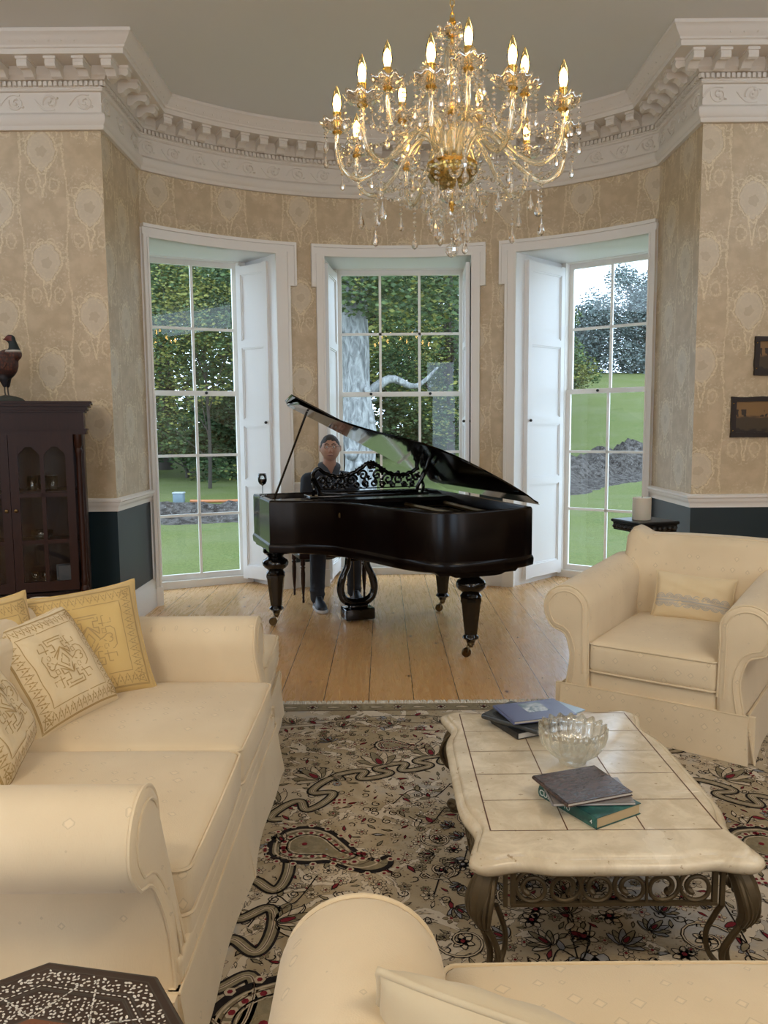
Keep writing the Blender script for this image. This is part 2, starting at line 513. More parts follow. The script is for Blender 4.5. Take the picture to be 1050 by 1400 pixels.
# for every window: origin, direction, outer ends, pane edges along the direction
WIN = [(pL, dL, -.50, .95, [-.37, .03, .43, .83]), (pC, dC, -.52, .89, [-.43, -.025, .39, .81]), (pR, dR, -.04, 1.38, [.06, .465, .865, 1.265])]
def wp(i, s, off=0.0):
    p, d = WIN[i][0], WIN[i][1]; n = Vector((-d.y, d.x))     # n points outdoors
    q = p + d * s + n * off; return (q.x, q.y)

def wall_poly(mb, pts, z0, z1, m, u0=0.0):
    u = u0
    for a, b in zip(pts[:-1], pts[1:]):
        l = math.dist(a, b)
        mb.add([(a[0], a[1], z0), (b[0], b[1], z0), (b[0], b[1], z1), (a[0], a[1], z1)], [(0, 1, 2, 3)], m, False,
               [(u, z0), (u + l, z0), (u + l, z1), (u, z1)])
        u += l
    return u
def arc(a, b, r=BR, n=None):
    n = n or max(2, int(abs(b - a) / R(2)) + 1)
    return [bow(a + (b - a) * i / n, r) for i in range(n + 1)]
def wall(name, pts, top=CORN + .05, z0=0.0, u0=0.0):
    mb = MB()
    if z0 < DADO0: wall_poly(mb, pts, z0, DADO0, 1, u0)
    wall_poly(mb, pts, max(z0, DADO0), top, 0, u0)
    return struct(mb.build(name, [M['paper'], M['dado']]))
def thick(mb, pts, t=.22):
    pass
wall('wall_front_left', [PL0, PL1], u0=.03)
wall('wall_return_left', [PL1, PL2], u0=.1)
wall('wall_return_right', [PR2, PR1], u0=.2)
wall('wall_front_right', [PR1, PR0], u0=.12)
mb = MB()
ul = 0.0
edges = [A0] + [q for o in OPEN for q in o] + [A1]
for k in range(0, 8, 2):
    u0 = BR * (edges[k] - A0)
    wall_poly(mb, arc(edges[k], edges[k + 1]), 0, DADO0, 1, u0); wall_poly(mb, arc(edges[k], edges[k + 1]), DADO0, HEAD, 0, u0)
wall_poly(mb, arc(A0, A1), HEAD, CORN + .05, 0, 0)
struct(mb.build('wall_bow', [M['paper'], M['dado']], sharp=None))
# side and rear walls of the room, with the openings of the rear windows
wall('wall_left', [(-4.7, -3), PL0]); wall('wall_right', [PR0, (4.7, -3)])
mb = MB()
for a, b, z0, z1 in ((4.7, 2.8, 0, 4.4), (1.2, -1.2, 0, 4.4), (-2.8, -4.7, 0, 4.4), (2.8, 1.2, 3.2, 4.4), (-1.2, -2.8, 3.2, 4.4), (2.8, 1.2, 0, .6), (-1.2, -2.8, 0, .6)):
    wall_poly(mb, [(a, -3), (b, -3)], z0, z1, 0, a)
struct(mb.build('wall_rear', [M['paper']]))

# floor and ceiling
ring = [(-4.7, -3), (4.7, -3), PR0, PR1, PR2, wp(2, WIN[2][3], .06), wp(2, WIN[2][2], .06), bow(OPEN[2][0]), bow(R(17)), bow(OPEN[1][1]), wp(1, WIN[1][3], .06), wp(1, WIN[1][2], .06),
        bow(OPEN[1][0]), bow(R(-18)), bow(OPEN[0][1]), wp(0, WIN[0][3], .06), wp(0, WIN[0][2], .06), PL2, PL1, PL0]
mb = MB(); mb.add([(p[0], p[1], 0) for p in ring] + [(p[0], p[1], -.12) for p in ring], [tuple(range(len(ring)))] + [(i, i + len(ring), (i + 1) % len(ring) + len(ring), (i + 1) % len(ring)) for i in range(len(ring))], 0, False)
struct(mb.build('floor', M['floor']))
mb = MB(); mb.quad((-4.8, -3.1, CEIL), (-4.8, 8.2, CEIL), (4.8, 8.2, CEIL), (4.8, -3.1, CEIL), 0)
struct(mb.build('ceiling', M['ceiling']))

# sweeping a moulding along the wall line
def sweep(mb, pts, prof, m=0, cap=True):
    P = [Vector(p) for p in pts]; N = len(P); rings = []
    for i in range(N):
        d0 = (P[i] - P[i - 1]).normalized() if i else None
        d1 = (P[i + 1] - P[i]).normalized() if i < N - 1 else None
        n0 = Vector((d0.y, -d0.x)) if d0 else None; n1 = Vector((d1.y, -d1.x)) if d1 else None
        if n0 is None: n = n1
        elif n1 is None: n = n0
        else:
            n = (n0 + n1); n = n / (n.dot(n0)) if n.length > 1e-6 else n0
        rings.append([(P[i].x + n.x * d, P[i].y + n.y * d, z) for d, z in prof])
    mb.loft(rings, m, cap, False, closed=True)
def smooth_prof(p): return p
full_path = [PL0, PL1] + arc(A0, A1, n=40) + [PR1, PR0]
CPROF = [(-.02, CORN), (.028, CORN), (.034, CORN + .012), (.034, CORN + .03), (.048, CORN + .045), (.055, CORN + .075), (.05, CORN + .1), (.034, CORN + .115), (.018, CORN + .125),
         (.018, 4.035), (.034, 4.04), (.04, 4.05), (.034, 4.06), (.04, 4.064), (.04, 4.1), (.066, 4.104), (.074, 4.118), (.088, 4.13), (.092, 4.145), (.095, 4.19), (.275, 4.19), (.275, 4.225), (.287, 4.23),
         (.29, 4.242), (.305, 4.256), (.328, 4.28), (.34, 4.3), (.35, 4.306), (.35, CEIL - .001), (-.02, CEIL - .001)]
mb = MB(); sweep(mb, full_path, CPROF)
# station lookup along the path for the repeated ornaments
seg = [(Vector(a), Vector(b)) for a, b in zip(full_path[:-1], full_path[1:])]
def runs():
    out = []
    out.append((PL0, PL1)); out.append((PL1, PL2)); out.append('bow'); out.append((PR2, PR1)); out.append((PR1, PR0)); return out
def stations(run, step, margin0=0.0, margin1=0.0):
    """points on the wall with inward normals and tangents"""
    res = []
    if run == 'bow':
        L = BR * (A1 - A0); n = int((L - margin0 - margin1) / step)
        for i in range(n + 1):
            a = A0 + (margin0 + (L - margin0 - margin1) * i / n) / BR
            p = bow(a); res.append((Vector((p[0], p[1])), Vector((-sin(a), -cos(a))), Vector((cos(a), -sin(a)))))
    else:
        a, b = Vector(run[0]), Vector(run[1]); L = (b - a).length; t = (b - a).normalized(); nrm = Vector((t.y, -t.x))
        n = max(1, int((L - margin0 - margin1) / step))
        for i in range(n + 1):
            res.append((a + t * (margin0 + (L - margin0 - margin1) * i / n), nrm, t))
    return res
def obox(mb, st, d0, d1, w, z0, z1, m=0, z0b=None):
    p, n, t = st; z0b = z0 if z0b is None else z0b
    q = []
    for (d, s, z) in ((d0, -1, z0), (d1, -1, z0b), (d1, 1, z0b), (d0, 1, z0), (d0, -1, z1), (d1, -1, z1), (d1, 1, z1), (d0, 1, z1)):
        v = p + n * d + t * (s * w / 2); q.append((v.x, v.y, z))
    mb.add(q, [(0, 3, 2, 1), (4, 5, 6, 7), (0, 1, 5, 4), (1, 2, 6, 5), (2, 3, 7, 6), (3, 0, 4, 7)], m, False)
for k, run in enumerate(runs()):
    conv = k in (1, 3)
    m0, m1 = {0: (0, -.04), 1: (-.04, .05), 2: (.05, .05), 3: (.05, -.04), 4: (-.04, 0)}[k]
    for st in stations(run, .037, m0, m1): obox(mb, st, .03, .064, .022, 4.066, 4.098)
    m0, m1 = {0: (0, -.14), 1: (-.05, .24), 2: (.17, .17), 3: (.24, -.05), 4: (-.14, 0)}[k]
    for st in stations(run, .185, m0, m1):
        obox(mb, st, .09, .25, .085, 4.172, 4.19)
        p, n, t = st
        # curled bracket under the corona
        pr = [(.09, 4.172), (.09, 4.10), (.105, 4.092), (.13, 4.098), (.15, 4.118), (.175, 4.130), (.20, 4.128), (.222, 4.118), (.24, 4.126), (.246, 4.145), (.24, 4.172)]
        rings = []
        for s_ in (-.036, .036): rings.append([((p + n * d + t * s_).x, (p + n * d + t * s_).y, z) for d, z in pr])
        mb.loft(rings, 0, True, False)
    # running scroll of leaves in the frieze
    zc = 3.965
    m0, m1 = {0: (0, .1), 1: (.1, .1), 2: (.1, .1), 3: (.1, .1), 4: (.1, 0)}[k]
    for i, (p, n, t) in enumerate(stations(run, .235, m0, m1)):
        sg = 1 if i % 2 else -1
        def P3(u, v): w = p + n * .019 + t * u; return (w.x, w.y, zc + v)
        mb.tube([P3(a, b) for a, b in spiral(0, 0, .058, .008, sg * R(200), sg * R(-300), 20)], [.009] * 15 + [.011] * 6, 5)
        mb.tube([P3(a, b) for a, b in c2([(-.118, sg * .02), (-.075, sg * -.03), (-.03, sg * -.055), (.03, sg * -.05)], 4)], .008, 5)
        for q in range(4):
            a = sg * R(60 + 55 * q)
            mb.ball(P3(.035 * cos(a) + .03, .035 * sin(a)), .014, n=6, sc=(1, 1, .7))
    for p, n, t in stations(run, .09, .05, .05):
        for d, z in ((.305, 4.262),):
            w = p + n * (d + .002); mb.ball((w.x, w.y, z), .008, n=6)
struct(mb.build('trim_1', M['plaster'], sharp=30))

# picture of the dado rail and the skirting
RAIL = [(-.01, DADO0 - .02), (.012, DADO0 - .02), (.014, DADO0 + .01), (.02, DADO0 + .02), (.03, DADO0 + .03), (.034, DADO0 + .05), (.044, DADO0 + .058), (.046, DADO0 + .075), (.03, DADO1 + .008), (-.01, DADO1 + .008)]
SKP = [(-.01, 0), (.032, 0), (.032, SKIRT * .62), (.024, SKIRT * .66), (.024, SKIRT * .86), (.016, SKIRT * .93), (.008, SKIRT), (-.01, SKIRT)]
def along(name, pts, prof):
    mb = MB(); sweep(mb, pts, prof); return struct(mb.build(name, M['white'], sharp=40))
a_l, a_r = R(-46.3), R(46.3)
along('trim_2', [PL0, PL1, PL2], RAIL); along('trim_3', [PR2, PR1, PR0], RAIL)
along('trim_4', arc(R(-19.7), R(-14.9), n=4), RAIL); along('trim_5', arc(R(15.1), R(19.5), n=4), RAIL)
along('baseboard_left', [PL0, PL1, PL2], SKP); along('baseboard_right', [PR2, PR1, PR0], SKP)
along('baseboard_centre_left', arc(R(-19.7), R(-14.9), n=4), SKP); along('baseboard_centre_right', arc(R(15.1), R(19.5), n=4), SKP)

# ------------------------------------------------------------------ windows
def arcbox(mb, a, b, r0, r1, z0, z1, m=0, n=None):
    n = n or max(1, int(abs(b - a) / R(2)))
    rings = []
    for i in range(n + 1):
        t = a + (b - a) * i / n
        x0, y0 = bow(t, r0); x1, y1 = bow(t, r1)
        rings.append([(x0, y0, z0), (x1, y1, z0), (x1, y1, z1), (x0, y0, z1)])
    mb.loft(rings, m, True, False)
def sbox(mb, i, s0, s1, z0, z1, f0, f1, m=0):
    a, b, c, d = wp(i, s0, f0), wp(i, s1, f0), wp(i, s1, f1), wp(i, s0, f1)
    mb.loft([[(p[0], p[1], z0) for p in (a, b, c, d)], [(p[0], p[1], z1) for p in (a, b, c, d)]], m, True, False)
ROWS_LO = [.13, .72, 1.315, 1.905]; ROWS_HI = [1.955, 2.56, 3.165]
def panelled(mb, a, b, z0, z1, rails, th=.02, st=.06, m=0):
    """a shutter leaf from plan point a to b: stiles, rails and recessed panels"""
    A, B = Vector(a), Vector(b); t = (B - A).normalized(); n = Vector((t.y, -t.x)); L = (B - A).length
    def bx(s0, s1, za, zb, f0, f1):
        c = [A + t * s0 + n * f0, A + t * s1 + n * f0, A + t * s1 + n * f1, A + t * s0 + n * f1]
        mb.loft([[(q.x, q.y, za) for q in c], [(q.x, q.y, zb) for q in c]], m, True, False)
    bx(0, st, z0, z1, -th, th); bx(L - st, L, z0, z1, -th, th)
    for za, zb in rails: bx(st, L - st, za, zb, -th, th)
    bx(st, L - st, z0 + .01, z1 - .01, -th * .15, th * .15)
    # bead round every panel
    zs = sorted(rails); 
    for (a0, a1), (b0, b1) in zip(zs[:-1], zs[1:]):
        for s0, s1, za, zb in ((st, st + .012, a1, b0), (L - st - .012, L - st, a1, b0), (st, L - st, a1, a1 + .014), (st, L - st, b0 - .014, b0)):
            bx(s0, s1, za, zb, -th * .62, th * .62)
RAILS = [(.06, .19), (1.0, 1.07), (1.60, 1.67), (2.37, 2.44), (3.08, 3.16)]
def window(i):
    root = bpy.data.objects.new('window_%d' % (i + 1), None); COL.objects.link(root); struct(root)
    p, d, s0, s1, ps = WIN[i]
    c = wp(i, (s0 + s1) / 2); root.location = (c[0], c[1], 0)
    inv = Matrix.Translation((-c[0], -c[1], 0))
    def new(): q = MB(); q.M = inv.copy(); return q
    # fixed box frame with the sill
    f = new()
    sbox(f, i, s0, ps[0] - .045, 0, 3.26, -.03, .10); sbox(f, i, ps[3] + .045, s1, 0, 3.26, -.03, .10)
    sbox(f, i, s0, s1, 3.215, 3.30, -.03, .10); sbox(f, i, s0, s1, .0, .075, -.05, .12)
    sbox(f, i, ps[0] - .06, ps[0] - .045, .07, 3.22, -.045, -.03); sbox(f, i, ps[3] + .045, ps[3] + .06, .07, 3.22, -.045, -.03)
    f.build('window_frame', M['white'], root)
    def sash(rows, f0, f1, bot, top, nm):
        q = new(); z0, z1 = rows[0], rows[-1]
        sbox(q, i, ps[0] - .045, ps[0], z0 - bot, z1 + top, f0, f1); sbox(q, i, ps[3], ps[3] + .045, z0 - bot, z1 + top, f0, f1)
        sbox(q, i, ps[0], ps[3], z0 - bot, z0, f0, f1); sbox(q, i, ps[0], ps[3], z1, z1 + top, f0, f1)
        for s in ps[1:3]: sbox(q, i, s - .013, s + .013, z0, z1, f0 + .006, f1 - .006)
        for z in rows[1:-1]: sbox(q, i, ps[0], ps[3], z - .013, z + .013, f0 + .006, f1 - .006)
        so = q.build(nm, M['white'], root)
        g = new()
        for a, b in zip(ps[:-1], ps[1:]):
            for za, zb in zip(rows[:-1], rows[1:]):
                fm = (f0 + f1) / 2
                e = random.Random(int(a * 100) + int(za * 10) + i).uniform(-.0015, .0015)
                A, B = wp(i, a, fm + e), wp(i, b, fm - e)
                g.add([(A[0], A[1], za), (B[0], B[1], za), (B[0], B[1], zb), (A[0], A[1], zb)], [(0, 1, 2, 3)], 0, False)
        g.build('pane', M['pane'], so)
        k = new()
        zk = rows[0] - bot / 2 if f0 < .02 else rows[0] - .02
        return so
    lo = sash(ROWS_LO, .005, .04, .055, .045, 'sash_frame')
    hi = sash(ROWS_HI, .045, .08, .05, .05, 'sash_frame')
    for s in ((ps[0] + ps[1]) / 2 + .1, (ps[2] + ps[3]) / 2 - .1):
        k = new(); q = wp(i, s, -.012); k.ball((q[0], q[1], 1.932), .016, n=10); q = wp(i, s, .0); k.ball((q[0], q[1], 1.932), .01, n=8)
        k.build('latch', M['knob'], lo)
    # architrave with stepped ears and plinth blocks, on the bow wall
    oa, ob = OPEN[i]
    la = {0: R(-46.25), 1: R(-14.95), 2: R(19.6)}[i]; lb = {0: R(-19.75), 1: R(15.1), 2: R(46.25)}[i]
    ea = {0: R(-46.25), 1: R(-15.8), 2: R(18.55)}[i]; eb = {0: R(-18.55), 1: R(16.1), 2: R(46.25)}[i]
    t = new()
    for a, b, sg in ((la, oa, 1), (ob, lb, -1)):
        arcbox(t, a, b, BR + .01, BR - .03, 0, HEAD + .02, n=3)
        e = a if sg > 0 else b
        arcbox(t, min(e, e + sg * R(.45)), max(e, e + sg * R(.45)), BR - .025, BR - .045, 0, HEAD + .02, n=1)
        q = b if sg > 0 else a
        arcbox(t, min(q, q - sg * R(.3)), max(q, q - sg * R(.3)), BR - .025, BR - .038, 0, HEAD + .0, n=1)
        arcbox(t, a - R(.12), b + R(.12), BR + .01, BR - .052, 0, .17, n=2)
    arcbox(t, ea, eb, BR + .01, BR - .03, HEAD, TRIM_TOP)
    arcbox(t, ea, eb, BR - .025, BR - .05, TRIM_TOP - .028, TRIM_TOP)
    arcbox(t, oa, ob, BR - .025, BR - .038, HEAD, HEAD + .014)
    for e, l in ((ea, la), (eb, lb)):
        if abs(e - l) > 1e-3:
            arcbox(t, min(e, l), max(e, l) + 0, BR + .01, BR - .031, 2.93, HEAD + .005, n=1)
            sg = 1 if e < l else -1
            arcbox(t, min(e, e + sg * R(.4)), max(e, e + sg * R(.4)), BR - .025, BR - .048, 2.93, TRIM_TOP - .02, n=1)
    t.build('architrave', M['white'], root)
    # splayed reveal: soffit, jambs
    rv = new()
    pts = arc(oa, ob, BR, 8); fr0, fr1 = wp(i, s0, 0), wp(i, s1, 0)
    for k in range(8):
        a = pts[k]; b = pts[k + 1]
        c0 = (fr0[0] + (fr1[0] - fr0[0]) * k / 8, fr0[1] + (fr1[1] - fr0[1]) * k / 8); c1 = (fr0[0] + (fr1[0] - fr0[0]) * (k + 1) / 8, fr0[1] + (fr1[1] - fr0[1]) * (k + 1) / 8)
        rv.add([(a[0], a[1], HEAD), (b[0], b[1], HEAD), (c1[0], c1[1], HEAD), (c0[0], c0[1], HEAD), (a[0], a[1], HEAD + .08), (b[0], b[1], HEAD + .08), (c1[0], c1[1], HEAD + .08), (c0[0], c0[1], HEAD + .08)],
               [(3, 2, 1, 0), (4, 5, 6, 7)], 0, False)
    for a, b in ((pts[0], fr0), (pts[-1], fr1)):
        sg = 1 if a is pts[0] else -1
        A, B = Vector(a), Vector(b); tt = (B - A).normalized(); nn = Vector((-tt.y, tt.x)) * sg
        q = [A, B, B + nn * .07, A + nn * .07]
        rv.loft([[(z.x, z.y, 0) for z in q], [(z.x, z.y, HEAD + .08) for z in q]], 0, True, False)
    rv.build('reveal', M['shutter'], root)
    # folding shutters standing in the reveals
    def leaf(A, B, knob_end, z1=3.17):
        q = new(); panelled(q, A, B, .05, z1, RAILS)
        o = q.build('shutter', M['shutter'], root)
        Av, Bv = Vector(A), Vector(B); t_ = (Bv - Av).normalized(); n_ = Vector((t_.y, -t_.x)); L_ = (Bv - Av).length
        kp = Av + t_ * (.035 if knob_end == 0 else L_ - .035)
        kk = new()
        for sg in (-1, 1):
            w = kp + n_ * sg * .034; kk.ball((w.x, w.y, 1.635), .015, n=10); w = kp + n_ * sg * .024; kk.ball((w.x, w.y, 1.635), .008, n=8)
        kk.build('shutter_knob', M['knob'], o)
        return o
    if i == 0:
        leaf(wp(0, .86, -.05), (-1.10, 7.78), 1); leaf((-1.085, 7.80), (-1.30, 8.03), 0)
        leaf((-2.10, 7.10), wp(0, -.45, -.05), 0)
    elif i == 1:
        leaf((.835, 7.885), wp(1, .855, -.06), 0); leaf(wp(1, -.485, -.06), (-.545, 7.885), 1)
    else:
        leaf((1.40, 7.80), wp(2, -.0, -.06), 0); leaf((1.375, 7.815), (1.60, 8.11), 0)
        leaf(wp(2, 1.34, -.05), (2.36, 7.08), 1)
    # solid wall thickness outside the bow round this window
    return root
for i in range(3): window(i)
# outer face of the bow, so the house wall has its real thickness beyond the reveals
mb = MB()
def outer(a, b, za, zb):
    mb.loft([[(a[0], a[1], za), (b[0], b[1], za)], [(a[0], a[1], zb), (b[0], b[1], zb)]], 0, False, False, closed=False)
pts = [(-4.7, 6.5), (-3.2, 6.5), wp(0, WIN[0][2] - .02, .1)]
ends = [((-4.7, 6.9), wp(0, WIN[0][2], .1)), (wp(0, WIN[0][3], .1), wp(1, WIN[1][2], .1)), (wp(1, WIN[1][3], .1), wp(2, WIN[2][2], .1)), (wp(2, WIN[2][3], .1), (4.7, 6.9))]
for a, b in ends: outer(a, b, -1.2, 4.6)
for i in range(3):
    outer(wp(i, WIN[i][2], .1), wp(i, WIN[i][3], .1), 3.29, 4.6); outer(wp(i, WIN[i][2], .1), wp(i, WIN[i][3], .1), -1.2, .02)
struct(mb.build('wall_outside', MT('pale_outside_render', (.55, .5, .42), .9).m))
# ------------------------------------------------------------------ rug
mt = MT('rug_field', rough=.95, spec=.1)
oc = mt.coord(); n1 = mt.noise(oc, 1.3, 4, .6, 1.0); n2 = mt.noise(oc, 5, 4, .6, 1.5); n3 = mt.noise(oc, 260, 1)
warp = mt.node('VectorMath', operation='ADD'); mt.nt.links.new(oc, warp.inputs[0])
sc_ = mt.node('VectorMath', operation='SCALE'); nn = mt.noise(oc, 7, 3, color=True); mt.nt.links.new(nn.k, sc_.inputs[0]); sc_.inputs['Scale'].default_value = .05
mt.nt.links.new(sc_.outputs[0], warp.inputs[1]); wv = warp.outputs[0]
e1 = mt.voro(wv, 26, .9, feature='DISTANCE_TO_EDGE'); f1 = mt.voro(wv, 22, .9)
f2 = mt.voro(wv, 48, .9)
c = mt.mix(n1.step(.38, .62), (.34, .27, .17), (.52, .435, .32))
c = mt.mix(n1.step(.56, .68) * .9, c, (.36, .36, .36))
c = mt.mix(n2.step(.54, .58) * .8, c, (.64, .56, .45))
c = mt.mix((n2 - .56).ab().lt(.006) * .8, c, (.06, .045, .04))
c = mt.mix(f2.lt(.20) * n1.lt(.56) * .6, c, (.10, .06, .05))
mt.color(c); mt.bump(n3 + f1 * .6, .4, .003)
M['rug'] = mt.m
def pile(name, col_, k=.7):
    mt = MT(name, col_, .95, spec=.1)
    n = mt.noise(mt.coord(), 40, 3)
    mt.color(mt.mix(n.step(.3, .7), tuple(q * k for q in col_), col_)); mt.bump(mt.noise(mt.coord(), 260, 1), .4, .002); return mt.m
RM = [M['rug'], pile('rug_black', (.022, .018, .018)), pile('rug_cream', (.54, .45, .33), .8), pile('rug_olive', (.27, .225, .145), .75),
      pile('rug_crimson', (.21, .025, .035)), pile('rug_grey', (.30, .30, .31), .75), pile('rug_brown', (.13, .085, .06)), pile('rug_fringe', (.66, .62, .54), .8)]
RX0, RX1, RY0, RY1 = -1.35, 2.75, -.6, 4.36
rug = MB()
T = .014
def rp(u, v, l=0.0): return (u, v, T + .0006 + l)
rug.rbox(RX0, RX1, RY0, RY1, 0, T, .006)
rnd = random.Random(5)
BK, CR, OL, RD, GR, BR_ = 1, 2, 3, 4, 5, 6
def lv(k): return .0004 * k
def blob(path, m, lift, sc=1.0):
    rug.patch(path, rp, m, lift)
def petalpoly(cx, cy, r, w, a, n=8):
    out = []
    for i in range(n): 
        t = i / n * 2 * pi
        x_ = r * .5 * (1 - cos(t)); y_ = w * .5 * sin(t) * (1.0 + .3 * cos(t))
        out.append((cx + x_ * cos(a) - y_ * sin(a), cy + x_ * sin(a) + y_ * cos(a)))
    return out
def outline(poly, w, m, lift): rug.ribbon(poly, w, rp, m, True, lift)
def flower(cx, cy, r, k=7, c1=RD, c2_=CR, layers=2, rot=0.0):
    for L in range(layers):
        rr = r * (1 - .42 * L)
        for i in range(k):
            a = rot + 2 * pi * i / k + L * .4
            p = petalpoly(cx, cy, rr, rr * .62, a, 10)
            blob(p, c2_ if L % 2 == 0 else c1, lv(2 + 3 * L)); outline(p, .0035, BK if L == 0 else BR_, lv(3 + 3 * L))
    blob([(cx + r * .2 * cos(t), cy + r * .2 * sin(t)) for t in [i * pi / 4 for i in range(8)]], c1, lv(9))
def palmette(cx, cy, r, a, c1=RD, c2_=CR):
    for i in range(-3, 4):
        p = petalpoly(cx, cy, r * (1.05 - .09 * abs(i)), r * .3, a + i * .42, 10)
        blob(p, c2_ if i % 2 else OL, lv(3 + (3 - abs(i)))); outline(p, .0035, BK, lv(4 + (3 - abs(i))))
    p = petalpoly(cx + .01 * cos(a), cy + .01 * sin(a), r * .45, r * .18, a, 10); blob(p, c1, lv(8)); outline(p, .003, BK, lv(9))
def spr_(x_, y_, r_):
    blob([(x_ + r_ * cos(t), y_ + r_ * sin(t)) for t in [i * pi / 3 for i in range(6)]], CR, lv(6)); blob([(x_ + r_ * .5 * cos(t), y_ + r_ * .5 * sin(t)) for t in [i * pi / 3 for i in range(6)]], RD, lv(7))
def paisley(cx, cy, s, a, flip=1, dark=True):
    prof = [(0, -.16), (-.03, .02), (.06, .20), (.24, .28), (.44, .24), (.62, .10), (.80, -.06), (.96, -.12), (1.06, -.04), (1.10, -.18), (.98, -.30), (.80, -.30), (.60, -.24), (.40, -.30), (.20, -.32), (.06, -.27)]
    def tr(x_, y_):
        y_ *= flip; return (cx + s * (x_ * cos(a) - y_ * sin(a)), cy + s * (x_ * sin(a) + y_ * cos(a)))
    o = c2([tr(*q) for q in prof], 4, True)
    blob(o, OL, lv(4)); outline(o, .020 * s / .4, BK, lv(5))
    def shr(k): 
        mx_, my_ = tr(.34, -.02)
        return [(mx_ + (q[0] - mx_) * k, my_ + (q[1] - my_) * k) for q in o]
    outline(shr(.86), .007, CR, lv(6)); outline(shr(.76), .004, BR_, lv(6)); outline(shr(.58), .006, BK, lv(6)); outline(shr(.52), .004, CR, lv(6))
    mx_, my_ = tr(.34, -.02)
    for q_ in o[::3]:
        qx, qy = mx_ + (q_[0] - mx_) * .67, my_ + (q_[1] - my_) * .67; spr_(qx, qy, .045 * s)
        qx, qy = mx_ + (q_[0] - mx_) * 1.10, my_ + (q_[1] - my_) * 1.10; spr_(qx, qy, .035 * s)
    q = tr(.28, -.02); flower(q[0], q[1], .13 * s, 6, RD, CR, 1)
    q = tr(.50, -.06); flower(q[0], q[1], .06 * s, 5, GR, CR, 1)
    q = tr(.68, -.15); flower(q[0], q[1], .045 * s, 5, RD, CR, 1)
def vine(path, w=.008, m=BK, lift=3, leaf=True, seed=1):
    p = c2(path, 8)
    rug.ribbon(p, w, rp, m, False, lv(lift))
    rr = random.Random(seed)
    if leaf:
        for i in range(4, len(p) - 2, 5):
            dx, dy = p[i + 1][0] - p[i][0], p[i + 1][1] - p[i][1]; a = atan2(dy, dx) + (1.0 if (i // 5) % 2 else -1.0)
            q = petalpoly(p[i][0], p[i][1], .05, .022, a, 8); blob(q, rr.choice([CR, OL, GR, RD]), lv(lift + 1)); outline(q, .003, BK, lv(lift + 2))
def guilloche(x0, y0, x1, y1, n, amp, m=BK):
    """twisted ribbon of S loops along a line"""
    d = Vector((x1 - x0, y1 - y0)); L = d.length; n = max(2, int(L / (1.9 * amp))); d.normalize(); nn_ = Vector((-d.y, d.x))
    for ph in (0,):
        pts = []
        for i in range(n * 22 + 1):
            t = i / (n * 22.0)
            s_ = t * L - .86 * amp * sin(2 * (t * n * pi + ph)) ; o_ = amp * sin(t * n * pi + ph)
            q = Vector((x0, y0)) + d * s_ + nn_ * o_; pts.append((q.x, q.y))
        rug.ribbon(pts, .050, rp, BK, False, lv(3)); rug.ribbon(pts, .032, rp, OL, False, lv(4)); rug.ribbon(pts, .010, rp, CR, False, lv(5)); rug.ribbon(pts, .003, rp, BR_, False, lv(6))
def band(x0, x1, y0, y1, m, l=1): blob([(x0, y0), (x1, y0), (x1, y1), (x0, y1)], m, lv(l))
# end border near the fringe
band(RX0 + .02, RX1 - .02, 4.24, 4.345, OL); band(RX0 + .02, RX1 - .02, 4.235, 4.243, BR_, 2)
for i in range(34):
    x_ = RX0 + .1 + i * .12
    if i % 2: flower(x_, 4.29, .035, 6, RD, CR, 1)
    else: p = petalpoly(x_ - .04, 4.29, .08, .03, 0, 8); blob(p, CR, lv(3)); outline(p, .004, BK, lv(4))
# second border: sweeping scalloped lines with little flowers
for k in range(3):
    pts = [(RX0 + .05 + i * .3, 4.12 - k * .07 + .04 * sin(i * 1.7 + k)) for i in range(14)]
    vine(pts, .005, [BK, BR_, BR_][k], 2, k != 1, k)
for i in range(14):
    x_ = -.75 + i * .26; palmette(x_, 4.02 + .03 * sin(i * 2.0), .08, R(70 + 40 * (i % 2)), RD, CR)
# the dark scrolling arabesque across the field, as in the photograph
for (ax_, ay, bx_, by, n_, am) in ((-.42, 3.02, -.20, 3.36, 3, .06), (-.20, 3.38, .36, 3.62, 5, .05), (.36, 3.62, 1.4, 3.70, 7, .05), (-.42, 2.72, -.46, 1.6, 6, .075), (-.46, 1.6, -.3, .7, 5, .07), (1.35, 3.3, 2.2, 2.6, 6, .06), (1.5, 2.5, 1.7, 1.6, 5, .06)):
    guilloche(ax_, ay, bx_, by, n_, am)
for (x_, y_, s_, a_, fl) in ((-.42, 2.86, .42, -.25, 1), (-.40, 1.80, .50, 1.1, 1), (-.25, 1.25, .45, 1.2, -1), (.95, 3.4, .34, .4, 1), (1.35, 2.9, .4, -1.2, -1), (1.75, 3.25, .4, -.4, 1), (-.05, 3.75, .22, .1, 1), (1.5, 1.9, .4, 2.0, 1)):
    paisley(x_, y_, s_, a_, fl)
for (x_, y_, r_, a_) in ((-.46, 3.15, .15, 2.6), (-.30, 3.38, .14, 2.3), (-.02, 3.52, .15, 1.9), (.22, 3.62, .14, 1.7), (-.5, 2.98, .14, 3.0), (.5, 3.72, .13, 1.3), (-.35, 2.35, .12, .4), (-.28, 2.0, .13, .2), (1.5, 3.35, .14, .6), (1.9, 3.0, .14, .3), (1.4, 2.3, .13, 2.4)):
    palmette(x_, y_, r_, a_, RD, CR)
